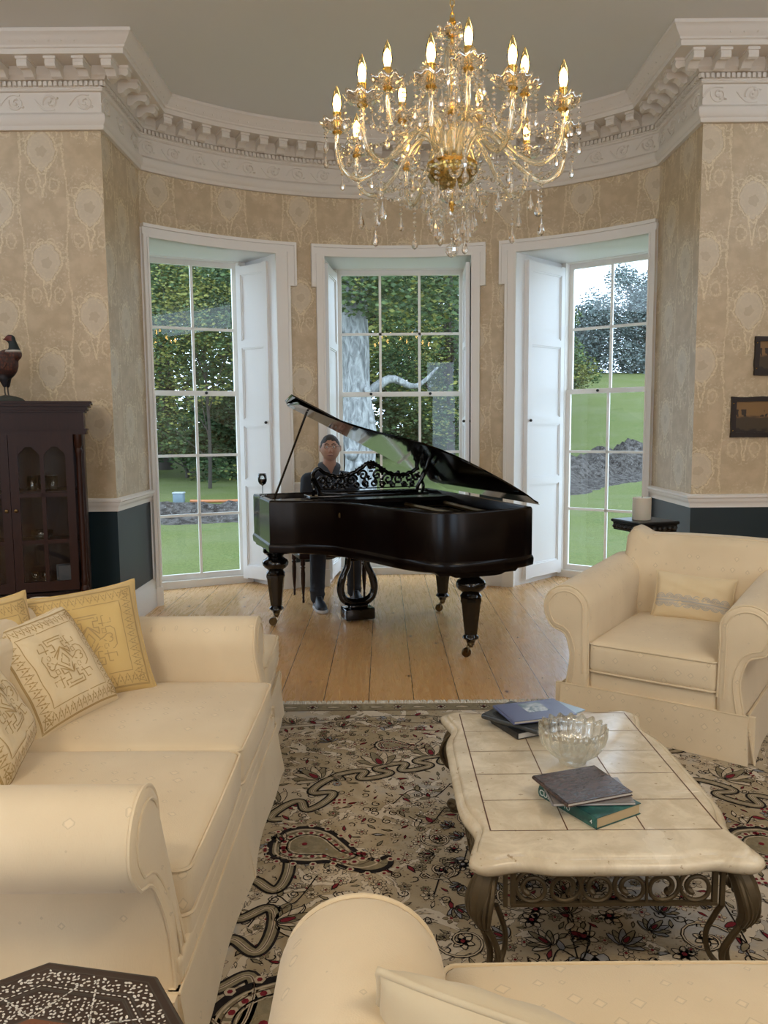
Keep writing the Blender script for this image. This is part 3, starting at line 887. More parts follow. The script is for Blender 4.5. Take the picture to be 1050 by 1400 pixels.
# close-set all-over sprigs of the ground
rq = random.Random(21)
def spr(cx, cy, r, k, rot, cf, cc):
    for i in range(k):
        a = rot + 2 * pi * i / k; ca, sa = cos(a), sin(a)
        for g, m_, l_ in ((1.0, BK if (k > 5) else BR_, 1), (.72, cf, 2)):
            rr0 = r * (.58 - .34 * g); rr1 = r * (.58 + .42 * g); w_ = r * .30 * g
            p = [(rr0, 0), (r * .45, w_), (r * .72, w_ * .9), (rr1, 0), (r * .72, -w_ * .9), (r * .45, -w_)]
            rug.patch([(cx + x_ * ca - y_ * sa, cy + x_ * sa + y_ * ca) for x_, y_ in p], rp, m_, lv(l_))
    rug.patch([(cx + r * .2 * cos(t), cy + r * .2 * sin(t)) for t in [q_ * pi / 3 for q_ in range(6)]], rp, cc, lv(2))
def lf_(cx, cy, r, a, cf):
    ca, sa = cos(a), sin(a)
    for g, m_, l_ in ((1.0, BK, 1), (.66, cf, 2)):
        p = [(-r * g, 0), (-r * .3 * g, r * .34 * g), (r * .4 * g, r * .26 * g), (r * g, 0), (r * .4 * g, -r * .2 * g), (-r * .3 * g, -r * .34 * g)]
        rug.patch([(cx + x_ * ca - y_ * sa, cy + x_ * sa + y_ * ca) for x_, y_ in p], rp, m_, lv(l_))
yy = .75
while yy < 4.12:
    xx = -.62
    while xx < 2.45:
        cx_, cy_ = xx + rq.uniform(-.02, .02), yy + rq.uniform(-.02, .02)
        zn = noise.noise(Vector((cx_ * 1.5, cy_ * 1.5, 3))); q_ = rq.random()
        if not (zn > .25 and q_ < .5):
            if q_ < .42: spr(cx_, cy_, rq.uniform(.019, .032), rq.choice([5, 5, 6, 7]), rq.random() * 6, rq.choice([CR, CR, GR if zn > 0 else OL]), rq.choice([RD, RD, BK]))
            elif q_ < .84: lf_(cx_, cy_, rq.uniform(.016, .032), rq.random() * 6.28, rq.choice([CR, OL, GR if zn > 0 else OL, RD]))
            else:
                p_ = spiral(cx_, cy_, .022, .006, rq.random() * 6, rq.random() * 6 + 7, 9); rug.ribbon(p_, .0045, rp, BK, False, lv(1))
        xx += .058
    yy += .056
# central field: flowers and vines that thicken towards the medallion under the table
rr = random.Random(11)
for i in range(150):
    x_ = rr.uniform(-.45, 2.3); y_ = rr.uniform(.9, 3.95); q = rr.random()
    if x_ < -.2 and q < .3: continue
    if q < .45: flower(x_, y_, rr.uniform(.022, .045), rr.choice([5, 6, 7]), RD if rr.random() < .5 else GR, CR, 1, rr.random())
    elif q < .62: palmette(x_, y_, rr.uniform(.04, .08), rr.uniform(0, 6.28), RD, rr.choice([CR, GR]))
    elif q < .8: vine([(x_ + .09 * j * cos(i * 1.3), y_ + .09 * j * sin(i * 1.3) + .05 * (-1) ** j) for j in range(4)], .005, BK, 2, True, i)
    else:
        for a in range(3):
            for b in range(2): band(x_ + a * .022, x_ + a * .022 + .012, y_ + b * .024, y_ + b * .024 + .014, RD, 3)
for cx_, cy_, s_ in ((.6, 2.1, 1.0), (.45, 2.75, .7), (.9, 1.7, .6)):
    for rad_, cnt_, sz_ in ((.17, 9, .075), (.29, 14, .065), (.40, 16, .06)):
        for i in range(cnt_):
            a = 2 * pi * i / cnt_ + rad_
            if i % 2: palmette(cx_ + rad_ * s_ * cos(a), cy_ + rad_ * s_ * sin(a), sz_ * s_ * 1.1, a, RD, GR if i % 4 == 1 else CR)
            else: flower(cx_ + rad_ * s_ * cos(a), cy_ + rad_ * s_ * sin(a), sz_ * s_ * .62, 6, RD, CR, 1, a)
    flower(cx_, cy_, .10 * s_, 11, RD, GR, 3)
    for i in range(8):
        a = 2 * pi * (i + .5) / 8; q = spiral(cx_ + .40 * s_ * cos(a), cy_ + .40 * s_ * sin(a), .09 * s_, .015, a, a + 8, 20); rug.ribbon(q, .011, rp, BK, False, lv(3)); rug.ribbon(q, .005, rp, CR, False, lv(4))
# knotted fringe
for i in range(330):
    x_ = RX0 + .02 + i * (RX1 - RX0 - .04) / 330; j = rr.uniform(-.008, .008)
    rug.tube([(x_, RY1 - .01, .012), (x_ + j, RY1 + .02, .016), (x_ + 2 * j, RY1 + rr.uniform(.042, .062), .006)], [.008, .0085, .004], 5, 7)
rug_o = rug.build('persian_rug', RM, sharp=None)
tag(rug_o, 'large beige persian rug with dark scrolling arabesques, lying on the floorboards', 'rug')
# ------------------------------------------------------------------ upholstered seats, front faces local -Y
RT = T + .001
def arm_profile(t, Rr, top, z0, side):
    """outline of a scrolled arm seen from the front; x grows outwards"""
    cz = top - Rr; cx = Rr * .98
    p = [(0, z0), (-.004, .30), (0.0, cz - .05)]
    for i in range(13):
        a = R(180 - 17.5 * i * 1.0); p.append((cx + Rr * cos(a), cz + Rr * sin(a)))
    # under the scroll and back to the waist
    p += [(cx + Rr * .62, cz - Rr * .86), (cx + Rr * .2, cz - Rr * 1.0), (t + .02, cz - Rr * 1.25), (t, cz - Rr * 1.9), (t + .008, cz - Rr * 2.6), (t + .03, z0 + .06), (t + .035, z0)]
    q = c2(p[2:], 2); q = [p[0], p[1]] + q
    return [(side * a, b) for a, b in q]
def arm(parent, x0, side, yf, yb, t, Rr, top, z0=.12, drop=.0, back=.07, bev=.022):
    pr = arm_profile(t, Rr, top, z0, side)
    cx = sum(a for a, b in pr) / len(pr); cz = sum(b for a, b in pr) / len(pr)
    def ringat(y, ins, dz=0.0):
        out = []
        n = len(pr)
        for i in range(n):
            a, b = pr[i - 1], pr[(i + 1) % n]; dx, dz_ = b[0] - a[0], b[1] - a[1]; l = math.hypot(dx, dz_) or 1
            nx, nz = dz_ / l * side, -dx / l * side   # inward for this winding
            zz = pr[i][1] + nz * ins; k_ = min(1, max(0, (zz - .22) / (top - Rr - .22))); k_ = k_ * k_ * (3 - 2 * k_) * max(0, 1 - (y - yf) / .5)
            out.append((x0 + pr[i][0] + nx * ins, y + back * k_, zz + dz))
        return out
    mb = MB()
    m = [ringat(yf, bev), ringat(yf + bev * .13, bev * .6), ringat(yf + bev * .45, bev * .2), ringat(yf + bev, 0)]
    N = 10
    for i in range(1, N + 1): m.append(ringat(yf + bev + (yb - yf - bev) * i / N, 0, drop * (i / N)))
    if side > 0: m = [list(reversed(r_)) for r_ in m]
    mb.loft(m, 0)
    o = mb.build('armrest', M['cream'], parent, sharp=50)
    pp = MB()
    w = ringat(yf + bev * .45, bev * .15)
    pp.tube(w[1:-1], .0055, 6)
    pp.tube([(p[0], p[1] - .001, p[2]) for p in ringat(yf, bev + .010)[1:-1]], .004, 6)
    pp.build('piping', M['cream_plain'], o)
    return o
def seat_cushion(parent, x0, x1, yf, yb, z0, z1, tongue=0.0, name='seat_cushion', puff=.03):
    mb = MB(); mb.rbox(x0, x1, yf, yb, z0, z1, .035, n=4, puff=puff, sag=.012, seg=10)
    o = mb.build(name, M['cream'], parent, sharp=None)
    pp = MB()
    for z in (z1 - .012, z0 + .012):
        r = .03; pts = []
        for cx_, cy_, a0 in ((x1 - r, yf + r, -90), (x1 - r, yb - r, 0), (x0 + r, yb - r, 90), (x0 + r, yf + r, 180)):
            for k in range(5): a = R(a0 + 22.5 * k); pts.append((cx_ + (r - .002) * cos(a), cy_ + (r - .002) * sin(a), z))
        # follow the puffed sides
        q = []
        for p0, p1 in zip(pts, pts[1:] + pts[:1]):
            n_ = max(1, int(math.dist(p0, p1) / .06))
            for k in range(n_): q.append(tuple(p0[j] + (p1[j] - p0[j]) * k / n_ for j in range(3)))
        hx, hy = (x1 - x0) / 2, (yb - yf) / 2; cx_, cy_ = (x0 + x1) / 2, (yf + yb) / 2; hz = (z1 - z0) / 2; cz_ = (z0 + z1) / 2
        q2 = []
        for p in q:
            u_, v_, w_ = (p[0] - cx_) / hx, (p[1] - cy_) / hy, (p[2] - cz_) / hz
            q2.append((p[0] + .012 * u_ * (1 - v_ * v_) * (1 - w_ * w_), p[1] + .012 * v_ * (1 - u_ * u_) * (1 - w_ * w_), p[2] + .0))
        pp.tube(q2, .0055, 6, closed=True)
    pp.build('piping', M['cream_plain'], o)
    return o
def skirt(parent, xa, xb, yf, yb, z1=.235, flare=.03, z0=RT):
    """box-pleated valance round front and sides"""
    mb = MB()
    def panel(a, b, seed):
        A, B = Vector(a), Vector(b); t = (B - A).normalized(); n = Vector((t.y, -t.x)); L = (B - A).length
        K = 24; rings = []
        rr_ = random.Random(seed)
        ph = rr_.random() * 6
        for i in range(K + 1):
            s = i / K; e = (abs(s - .5) * 2) ** 6
            fl = flare * (.7 + .5 * e + .18 * sin(s * 9 + ph)); p0 = A + t * (L * s)
            st = -(.010) * e * (1 if s < .5 else -1)
            q0 = p0; q1 = p0 + n * fl - t * (.012 * e * (1 if s < .5 else -1))
            mid = p0 + n * (fl * .45)
            rings.append([(q0.x, q0.y, z1), (mid.x, mid.y, (z1 + z0) / 2), (q1.x, q1.y, z0), ((q1 - n * .008).x, (q1 - n * .008).y, z0), ((mid - n * .01).x, (mid - n * .01).y, (z1 + z0) / 2), ((q0 - n * .012).x, (q0 - n * .012).y, z1)])
        mb.loft(rings, 0, True, True)
    panel((xa, yb), (xa, yf), 1); 
    L = xb - xa
    if L > 1.3: panel((xa, yf), ((xa + xb) / 2, yf), 2); panel(((xa + xb) / 2, yf), (xb, yf), 3)
    else: panel((xa, yf), (xb, yf), 2)
    panel((xb, yf), (xb, yb), 4)
    for (cx_, cy_) in ((xa, yf), (xb, yf), (xa, yb), (xb, yb)) + ((((xa + xb) / 2, yf),) if L > 1.3 else ()):
        mb.box(cx_ - .03, cx_ + .03, cy_ - (-.004), cy_ + .03, z0, z1) if cy_ == yf else mb.box(cx_ - .01, cx_ + .01, cy_ - .02, cy_, z0, z1)
    o = mb.build('skirt', M['cream'], parent, sharp=60)
    pp = MB(); pp.tube([(xa, yb, z1), (xa, yf, z1), (xb, yf, z1), (xb, yb, z1)], .005, 6); pp.build('piping', M['cream_plain'], o)
    return o
def settee(name, label, cat, loc, rotz, half, depth, t, Rr, top, seats, back_h, seat_z=.5, arms=(1, 1), arm_front=.03, back_cushions=True, seat_depth=.62, back_t=.2, back=.07, bev=.022):
    g = thing(name, label, cat, loc, rotz)
    b = MB(); b.rbox(-half - t - .01, half + t + .01, -arm_front - .002, depth, .06, .30, .02); b.rbox(-half, half, -.01, depth, .2, .36, .03); b.rbox(-half, half, depth - back_t, depth, .3, back_h - .03, .05, n=4)
    b.build('seat_base', M['cream'], g)
    for s_, on in ((-1, arms[0]), (1, arms[1])):
        if on: arm(g, s_ * half, s_, -arm_front, depth - .06, t, Rr, top, back=back, bev=bev)
    w = 2 * half / seats
    for k in range(seats): seat_cushion(g, -half + w * k + .004, -half + w * (k + 1) - .004, -.015, depth - back_t + .02, seat_z - .165, seat_z - .02)
    skirt(g, -half - t - .04, half + t + .04, -arm_front - .004, depth)
    bc = MB(); bc.rbox(-half - .05, half + .05, depth - back_t * .8, depth + .03, .45, back_h, .07, n=5, sag=.01, puff=.015)
    bo = bc.build('backrest', M['cream'], g)
    return g
def soft_cushion(name, w, h, t, mat, embroid=None, ears=.03, pin=.05):
    """scatter cushion standing in the XZ plane, front faces -Y, origin at bottom centre"""
    N = 22
    def sf(u, v, side=1, lift=0.0):
        uu, vv = u, v
        e = max(0, (1 - abs(u) ** 3.2)) * max(0, (1 - abs(v) ** 3.2))
        x_ = w / 2 * u * (1 - pin * (1 - v * v)) * (1 + ears * (u * u * v * v) ** 3)
        z_ = h / 2 * v * (1 - pin * (1 - u * u)) * (1 + ears * (u * u * v * v) ** 3)
        d = t / 2 * e ** .5 + .003 + (.009 * sin(9 * u + 5 * v) * sin(7 * v - 3 * u)) * e
        return (x_, -side * (d + lift), z_ + h / 2)
    mb = MB()
    def ax_(i): 
        q = -1 + 2 * i / N; return math.copysign(1 - (1 - abs(q)) ** 1.5, q)
    for sd in (1, -1):
        vs = [sf(ax_(i), ax_(j), sd) for j in range(N + 1) for i in range(N + 1)]; fs = []
        for j in range(N):
            for i in range(N):
                q = (j * (N + 1) + i, j * (N + 1) + i + 1, (j + 1) * (N + 1) + i + 1, (j + 1) * (N + 1) + i)
                fs.append(q if sd > 0 else q[::-1])
        mb.add(vs, fs, 0, True)
    edge = [(ax_(i), -1) for i in range(N)] + [(1, ax_(i)) for i in range(N)] + [(ax_(N - i), 1) for i in range(N)] + [(-1, ax_(N - i)) for i in range(N)]
    mb.tube([((lambda q: (q[0], 0, q[2]))(sf(a, b))) for a, b in edge], .0065, 6, 0, closed=True)
    if embroid: embroid(mb, lambda u, v, l=0.0: sf(u, v, 1, .0012 + l))
    return mb
def dense(path, closed=False, step=.06):
    out = []
    P = list(path) + ([path[0]] if closed else [])
    for a, b in zip(P[:-1], P[1:]):
        n = max(1, int(math.dist(a, b) / step))
        for k in range(n): out.append((a[0] + (b[0] - a[0]) * k / n, a[1] + (b[1] - a[1]) * k / n))
    if not closed: out.append(P[-1])
    return out
def kilim(mb, fn):
    """border of triangles and dots, stepped medallion with hooks"""
    W = .022
    def ln(p, w=W, closed=False): mb.ribbon(dense(p, closed), w, fn, 1, closed)
    for k in (.90, .885, .64): ln([(-k, -k), (k, -k), (k, k), (-k, k)], .014, True)
    n = 13
    for sx in (0, 1, 2, 3):
        def rt(a, b): return [(a, b), (b, a), (a, -b), (-b, a)][sx]
        zz = []
        for i in range(n * 2 + 1):
            zz.append(rt(-.86 + 1.72 * i / (2 * n), .68 if i % 2 else .86))
        ln(zz, .014)
        for i in range(n):
            a = -.86 + 1.72 * (i + .5) / n
            for (da, db) in ((0, .80), (.03, .745), (-.03, .745)):
                q = rt(a + da, db); mb.patch([fn(0, 0)] and [(q[0] - .013, q[1] - .013), (q[0] + .013, q[1] - .013), (q[0] + .013, q[1] + .013), (q[0] - .013, q[1] + .013)], fn, 1)
    ln([(0, -.25), (.19, 0), (0, .25), (-.19, 0)], W, True); ln([(0, -.13), (.09, 0), (0, .13), (-.09, 0)], W, True)
    for sx in (-1, 1):
        for sy in (-1, 1):
            ln([(0, sy * .25), (sx * .19, sy * .1), (sx * .19, sy * .22), (sx * .10, sy * .22), (sx * .10, sy * .34), (sx * .2, sy * .34), (sx * .2, sy * .46), (0, sy * .46)], W)
            ln([(0, sy * .41), (sx * .14, sy * .41), (sx * .14, sy * .38)], W * .8)
            ln([(sx * .27, sy * .22), (sx * .27, sy * .42), (sx * .34, sy * .42)], W * .8); ln([(sx * .2, sy * .28), (sx * .42, sy * .28), (sx * .42, sy * .36)], W * .8)
            ln([(sx * .24, sy * .1), (sx * .31, sy * .1), (sx * .31, sy * .18), (sx * .24, sy * .18)], W * .8, True)
            ln(c2([(sx * .19, 0), (sx * .26, sy * .03), (sx * .31, sy * .07), (sx * .38, sy * .07), (sx * .40, sy * .02), (sx * .36, 0)], 3), W * .8)
            ln([(sx * .31, sy * .2), (sx * .40, sy * .2), (sx * .46, sy * .14), (sx * .46, 0)], W * .8)
def lacework(mb, fn):
    for v0 in (-.16, -.2, -.34, -.38): mb.ribbon(dense([(-.97, v0), (.97, v0)]), .02, fn, 2)
    for k in range(8):
        c_ = -.85 + k * .24
        for q in range(3):
            r_ = .11 - q * .035
            mb.ribbon([(c_ + r_ * cos(a), -.16 + r_ * 1.6 * sin(a)) for a in [pi * i / 8 for i in range(9)]], .026, fn, 2)
            mb.ribbon([(c_ + r_ * cos(a), -.38 - r_ * 1.4 * sin(a)) for a in [pi * i / 8 for i in range(9)]], .026, fn, 2)
    mb.ribbon(dense([(-.97, -.27), (.97, -.27)]), .07, fn, 2)
def place_cushion(mb, name, mats, label, loc, yaw, lean, roll, group=None):
    """yaw turns about z, lean tips the top backwards, roll tilts in its own plane"""
    o = mb.build(name, mats, sharp=None)
    tag(o, label, 'cushion', group)
    o.matrix_world = Matrix.Translation(loc) @ Matrix.Rotation(yaw, 4, 'Z') @ Matrix.Rotation(-lean, 4, 'X') @ Matrix.Rotation(roll, 4, 'Y')
    return o

# long sofa on the left, facing right
settee('sofa', 'long cream two-seat sofa with scrolled arms along the left side of the rug', 'sofa', (-.51, 2.61, 0), R(90), .735, 1.02, .085, .115, .74, 2, .86, arm_front=.01, back=.06)
# armchair on the right, turned towards the rug
AC = thing('armchair', 'cream scroll-arm armchair to the right of the coffee table, with a small lace cushion', 'armchair', (1.315, 3.80, 0), R(-35))
AH, AD, AT, AR = .315, .98, .10, .125
b = MB(); b.rbox(-AH - AT - .01, AH + AT + .01, -.034, AD, .06, .235, .02); b.rbox(-AH, AH, -.012, AD, .2, .32, .03); b.rbox(-AH, AH + .06, AD - .10, AD + .06, .3, .84, .05, n=4); b.build('seat_base', M['cream'], AC)
for s_ in (-1, 1): arm(AC, s_ * AH, s_, -.03, AD - .05, AT, AR, .755, drop=.05, back=.0)
seat_cushion(AC, -AH + .003, AH - .003, -.03, AD - .16, .31, .475, puff=.03)
skirt(AC, -AH - AT - .04, AH + AT + .04, -.036, AD)
# back cushion with rounded ears
mb = MB()
def ear(u):
    if u > 0: return 0.0
    return .045 * exp(-((abs(u) - .92) / .09) ** 2)
rings = []
hw = .50
for (y_, ins) in ((AD - .225, .06), (AD - .22, .04), (AD - .207, .02), (AD - .19, .006), (AD - .17, 0), (AD - .02, 0), (AD + .03, .015), (AD + .05, .04)):
    ring_ = []
    K = 26
    for i in range(K + 1):
        u_ = -1 + 2 * i / K
        ring_.append((.075 + (hw - ins) * u_ * 1.0, y_ + .14 * (.9 - .5) * 0 + .10, .915 + ear(u_) + .015 * (1 - u_ * u_) - ins - .03 * max(0, abs(u_) - .96) / .04))
    ring_ += [(.075 + (hw - ins) * 1.0, y_ + .07, .80), (.075 + (hw - ins) * .95, y_ + .02, .6), (.06 + (hw - ins) * .8, y_, .35 + ins)]
    ring_ += [(.06 - (hw - ins) * .75, y_, .35 + ins), (.075 - (hw - ins) * .92, y_ + .02, .6), (.075 - (hw - ins) * 1.0, y_ + .07, .80)]
    rings.append(list(reversed(ring_)))
mb.loft(rings, 0)
bk = mb.build('backrest', M['cream'], AC, sharp=None)
pp = MB(); pp.tube([(p[0] * 1.0, p[1], p[2]) for p in rings[4][4:-4] ], .006, 6); pp.build('piping', M['cream_plain'], bk)

# near sofa whose left arm and seat show at the bottom edge
settee('sofa', 'cream sofa at the bottom edge of the photo, showing its domed arm and seat edge', 'sofa', (.855, 1.49, 0), R(180), .75, 1.0, .11, .158, .69, 2, .86, seat_z=.51, arm_front=.0, back=.04, bev=.06)
# footstool beyond the sofa
F = thing('footstool', 'square cream footstool with a piped box top, beyond the far arm of the left sofa', 'footstool', (-.85, 3.885, 0), R(2))
b = MB(); b.rbox(-.27, .27, -.27, .27, .12, .36, .03); b.build('stool_base', M['cream'], F)
seat_cushion(F, -.285, .285, -.285, .285, .33, .47, name='stool_cushion', puff=.03)
mb = MB()
for k in range(2):
    q = [(-.2 + .06 * k, -.2 + .06 * k), (.2 - .06 * k, -.2 + .06 * k), (.2 - .06 * k, .2 - .06 * k), (-.2 + .06 * k, .2 - .06 * k)]
    mb.tube([(a, b_, .497 + .004 * k) for a, b_ in dense(q, True, .05)], .006, 6, closed=True)
mb.build('cushion_braid', M['pale_cloth'], F)
skirt(F, -.285, .285, -.285, .285, .26, .02)

# scatter cushions
GC = [M['gold_cloth'], M['gold_thread']]; PC = [M['pale_cloth'], M['gold_thread']]
place_cushion(soft_cushion('c', .46, .47, .21, None, kilim), 'scatter_cushion', GC, 'deep gold kilim-patterned cushion standing in the far corner of the left sofa', (-1.163, 3.10, .475), R(28), R(24), R(-5))
place_cushion(soft_cushion('c', .42, .45, .21, None, kilim), 'scatter_cushion', PC, 'pale kilim-patterned cushion leaning on the deep gold one on the left sofa', (-1.15, 2.87, .475), R(64), R(34), R(-5))
place_cushion(soft_cushion('c', .46, .44, .21, None, kilim), 'scatter_cushion', PC, 'pale patterned cushion on the left sofa, nearest its near arm, cut by the photo edge', (-1.20, 2.46, .475), R(98), R(30), R(-6))
place_cushion(soft_cushion('c', .46, .46, .17, None, kilim), 'scatter_cushion', GC, 'gold cushion half hidden behind the two pale patterned cushions on the left sofa', (-1.42, 2.80, .50), R(58), R(20), R(0))
Lm = Matrix.Translation((1.315, 3.80, 0)) @ Matrix.Rotation(R(-35), 4, 'Z')
q = Lm @ Vector((.02, .66, .475))
place_cushion(soft_cushion('c', .42, .27, .15, None, lacework, ears=.01), 'scatter_cushion', [M['pale_cloth'], M['gold_thread'], M['lace']], 'small oblong cream cushion with a grey lace band, on the armchair', q, R(-24), R(22), R(4))
_rm = Matrix.Rotation(R(-15), 4, 'Z') @ Matrix.Rotation(R(22), 4, 'X') @ Matrix.Rotation(R(15), 4, 'Y')
_lo = Vector((-.012, 1.10, .765)) - (_rm @ Vector((-.225, 0, .335)))
place_cushion(soft_cushion('c', .44, .33, .13, None, None), 'scatter_cushion', [fabric('beige_cushion_fabric', (.58, .48, .32), (.64, .54, .37), False)], 'beige piped cushion poking up at the bottom edge beside the domed arm', _lo, R(-15), R(-22), R(15))
# ------------------------------------------------------------------ coffee table
TZ = .42
CTX, CTY = .625, 2.57
CT = thing('coffee_table', 'low coffee table with a travertine tiled top on a scrolled bronze iron base', 'coffee table', (CTX, CTY, 0))
HX, HY = .405, .575
def top_outline(ins=0.0):
    out = []
    def dip(t): return .034 * exp(-((abs(t) - .76) / .17) ** 2)
    r = .05
    hx, hy = HX - ins, HY - ins
    K = 28
    sides = []
    def side(ax_, s_):
        q = []
        L = (hy if ax_ == 'x' else hx) - r
        for i in range(K + 1):
            t = -1 + 2 * i / K; d = dip(t) - .0 * t 
            if ax_ == 'x': q.append((s_ * (hx - d), s_ * t * L))
            else: q.append((-s_ * t * L, s_ * (hy - d * .62)))
        return q
    for ax_, s_ in (('x', 1), ('y', 1), ('x', -1), ('y', -1)):
        q = side(ax_, s_)
        out += q
        # rounded corner
        a0 = {('x', 1): 0, ('y', 1): 90, ('x', -1): 180, ('y', -1): 270}[(ax_, s_)]
        cx_ = {0: hx - r, 90: -(hx - r), 180: -(hx - r), 270: hx - r}[a0]; cy_ = {0: hy - r, 90: hy - r, 180: -(hy - r), 270: -(hy - r)}[a0]
        for k in range(1, 5): a = R(a0 + 18 * k); out.append((cx_ + r * cos(a), cy_ + r * sin(a)))
    return out
mb = MB()
rings = []
for z, ins in ((TZ - .056, .03), (TZ - .054, .014), (TZ - .045, .004), (TZ - .03, 0), (TZ - .02, .004), (TZ - .014, .014), (TZ - .012, .024), (TZ - .006, .027), (TZ - .001, .032), (TZ, .04)):
    rings.append([(p[0], p[1], z) for p in top_outline(ins)])
mb.loft(rings, 0)
tp = mb.build('tabletop', M['travertine'], CT, sharp=50)
mb = MB(); ix0, ix1, iy0, iy1 = -.327, .337, -.415, .515
def tln(a, b, w=.003): mb.ribbon([a, b], w, lambda u, v, l: (u, v, TZ + .0006))
for y_ in (iy0, iy1): tln((ix0, y_), (ix1, y_))
for x_ in (ix0, ix1): tln((x_, iy0), (x_, iy1), .004)
for k in (1, 2): tln((ix0 + (ix1 - ix0) * k / 3, iy0), (ix0 + (ix1 - ix0) * k / 3, iy1), .0035)
for k in range(1, 5): tln((ix0, iy0 + (iy1 - iy0) * k / 5), (ix1, iy0 + (iy1 - iy0) * k / 5), .0025)
mb.build('inlay_line', M['grout'], tp)
# legs: leaf-wrapped knee, then twin bars sweeping in and out to a scrolled foot
def leg(sx, sy):
    mb = MB()
    ox, oy = sx * .34, sy * .50
    dx, dy = sx * .7071, sy * .7071
    def P(o, z, s=0.0): return (ox + dx * o - dy * s * 1.0, oy + dy * o + dx * s * 1.0, z)
    z1 = TZ - .055
    mb.tube(catmull([P(-.005, z1), P(.02, z1 - .04), P(.038, z1 - .09), P(.035, z1 - .14), P(.018, z1 - .17)], 5), [.026, .028, .03, .031, .032, .033, .034, .034, .034, .034, .033, .032, .030, .028, .026, .024, .022, .02, .018, .016, .014][:21], 10)
    for k in range(-3, 4):
        s = k * .0085
        mb.tube(catmull([P(.0, z1 - .005, s * .6), P(.045 - abs(k) * .004, z1 - .05, s * 1.4), P(.066 - abs(k) * .005, z1 - .11, s * 1.5), P(.045 - abs(k) * .004, z1 - .16, s * .8), P(.022, z1 - .175, s * .2)], 4), [.004, .0055, .0065, .007, .0075, .0075, .0075, .0075, .007, .007, .0065, .006, .0055, .005, .0045, .004, .0035], 6)
    for k in range(6): mb.ball(P(.06 - .006 * k, z1 - .12 - .012 * k), .007, n=6)
    foot = z1 - .17
    for s, b in ((-.014, .0), (.014, .0)):
        mb.tube(catmull([P(.022, foot, s * .4), P(-.004, foot - .05, s), P(-.022, foot - .10, s), P(-.01, foot - .15, s * .8), P(.02, .035, s * .5)], 6), .0095, 8)
    mb.tube(catmull([P(-.03, z1 - .13), P(-.05, z1 - .17), P(-.075, z1 - .24), P(-.06, z1 - .30), P(.0, .035)], 6), .008, 8)
    # scroll foot
    mb.tube([P(.02 + .028 * cos(a) * (1 - k / 26), .036 + .024 * sin(a) * (1 - k / 26) ) for k, a in [(k, R(250 - 24 * k)) for k in range(22)]], [.011] * 12 + [.010] * 10, 8)
    mb.lathe([(.001, RT), (.018, RT), (.018, RT + .008), (.001, RT + .008)], 12, c=P(.012, 0))
    return mb.build('leg', M['iron'], CT)
for sx in (-1, 1):
    for sy in (-1, 1): leg(sx, sy)
def apron(p0, p1, n):
    A, B = Vector(p0), Vector(p1); t = (B - A).normalized(); L = (B - A).length
    z1, z0 = TZ - .06, TZ - .155
    mb = MB(); nn_ = Vector((t.y, -t.x))
    def P(s, z, o=0.0): v = A + t * s + nn_ * o; return (v.x, v.y, z)
    def bar(s0, s1, za, zb, w=.006):
        q = [A + t * s0 + nn_ * -w, A + t * s1 + nn_ * -w, A + t * s1 + nn_ * w, A + t * s0 + nn_ * w]
        mb.loft([[(v.x, v.y, za) for v in q], [(v.x, v.y, zb) for v in q]], 0, True, False)
    bar(0, L, z1, z1 + .008); bar(0, L, z0 - .009, z0, .008); bar(0, .014, z0, z1); bar(L - .014, L, z0, z1); bar(-.02, -.008, z0 - .01, z1, .006); bar(L + .008, L + .02, z0 - .01, z1, .006)
    w = (L - .028) / n; zc = (z0 + z1) / 2; r0 = (z1 - z0) / 2 - .003
    for k in range(n):
        c_ = .014 + w * (k + .5); f = 1 if k % 2 == 0 else -1
        if n >= 6 and k >= n // 2: f = -f
        RR = min(r0, w * .485); pts = []
        for j_ in range(36):
            t2 = j_ / 35; r2 = RR * (1 - .80 * max(0, (t2 - .42) / .58) ** .85); a2 = R(80 + 560 * t2)
            pts.append(P(c_ + f * (r2 * cos(a2) - (RR - r2) * .25), zc + r2 * sin(a2) - (RR - r2) * .18))
        mb.tube(pts, [.0062] * 26 + [.0065, .007, .0075, .008, .009, .010, .011, .0115, .011, .009], 7, flat=1.0)
        if k and k % 2 == 0: bar(.014 + w * k - .003, .014 + w * k + .003, z0, z1, .005)
    return mb.build('apron', M['iron'], CT)
apron((-.285, -.515), (.285, -.515), 6); apron((.285, .515), (-.285, .515), 6)
apron((-.36, .44), (-.36, -.44), 8); apron((.36, -.44), (.36, .44), 8)

# ------------------------------------------------------------------ books
def book(label, x, y, z, w, d, h, rotz, cover, pages=(.62, .56, .42), deco=None, soft=False, spine='left', tilt=0.0):
    """spine along local -X; w across, d along the spine"""
    g = thing('book', label, 'book', (x, y, z), rotz)
    if tilt: g.rotation_euler = (tilt, 0, rotz)
    c = MB(); ct = .0022
    c.box(-w / 2, w / 2, -d / 2, d / 2, 0, ct); c.box(-w / 2, w / 2, -d / 2, d / 2, h - ct, h); 
    rings = []
    for y_ in (-d / 2, d / 2):
        rings.append([(-w / 2 + .001, y_, 0), (-w / 2 - .003, y_, h * .25), (-w / 2 - .004, y_, h * .5), (-w / 2 - .003, y_, h * .75), (-w / 2 + .001, y_, h), (-w / 2 + .003, y_, h), (-w / 2 + .003, y_, 0)])
    c.loft(rings, 0, True, True)
    c.build('cover', cover, g, sharp=40)
    p = MB(); e = .003 if not soft else .0005
    p.box(-w / 2 + .003, w / 2 - e, -d / 2 + e, d / 2 - e, ct, h - ct); p.build('page_block', MT('book_pages', pages, .8).m, g)
    if deco: deco(g, w, d, h)
    return g
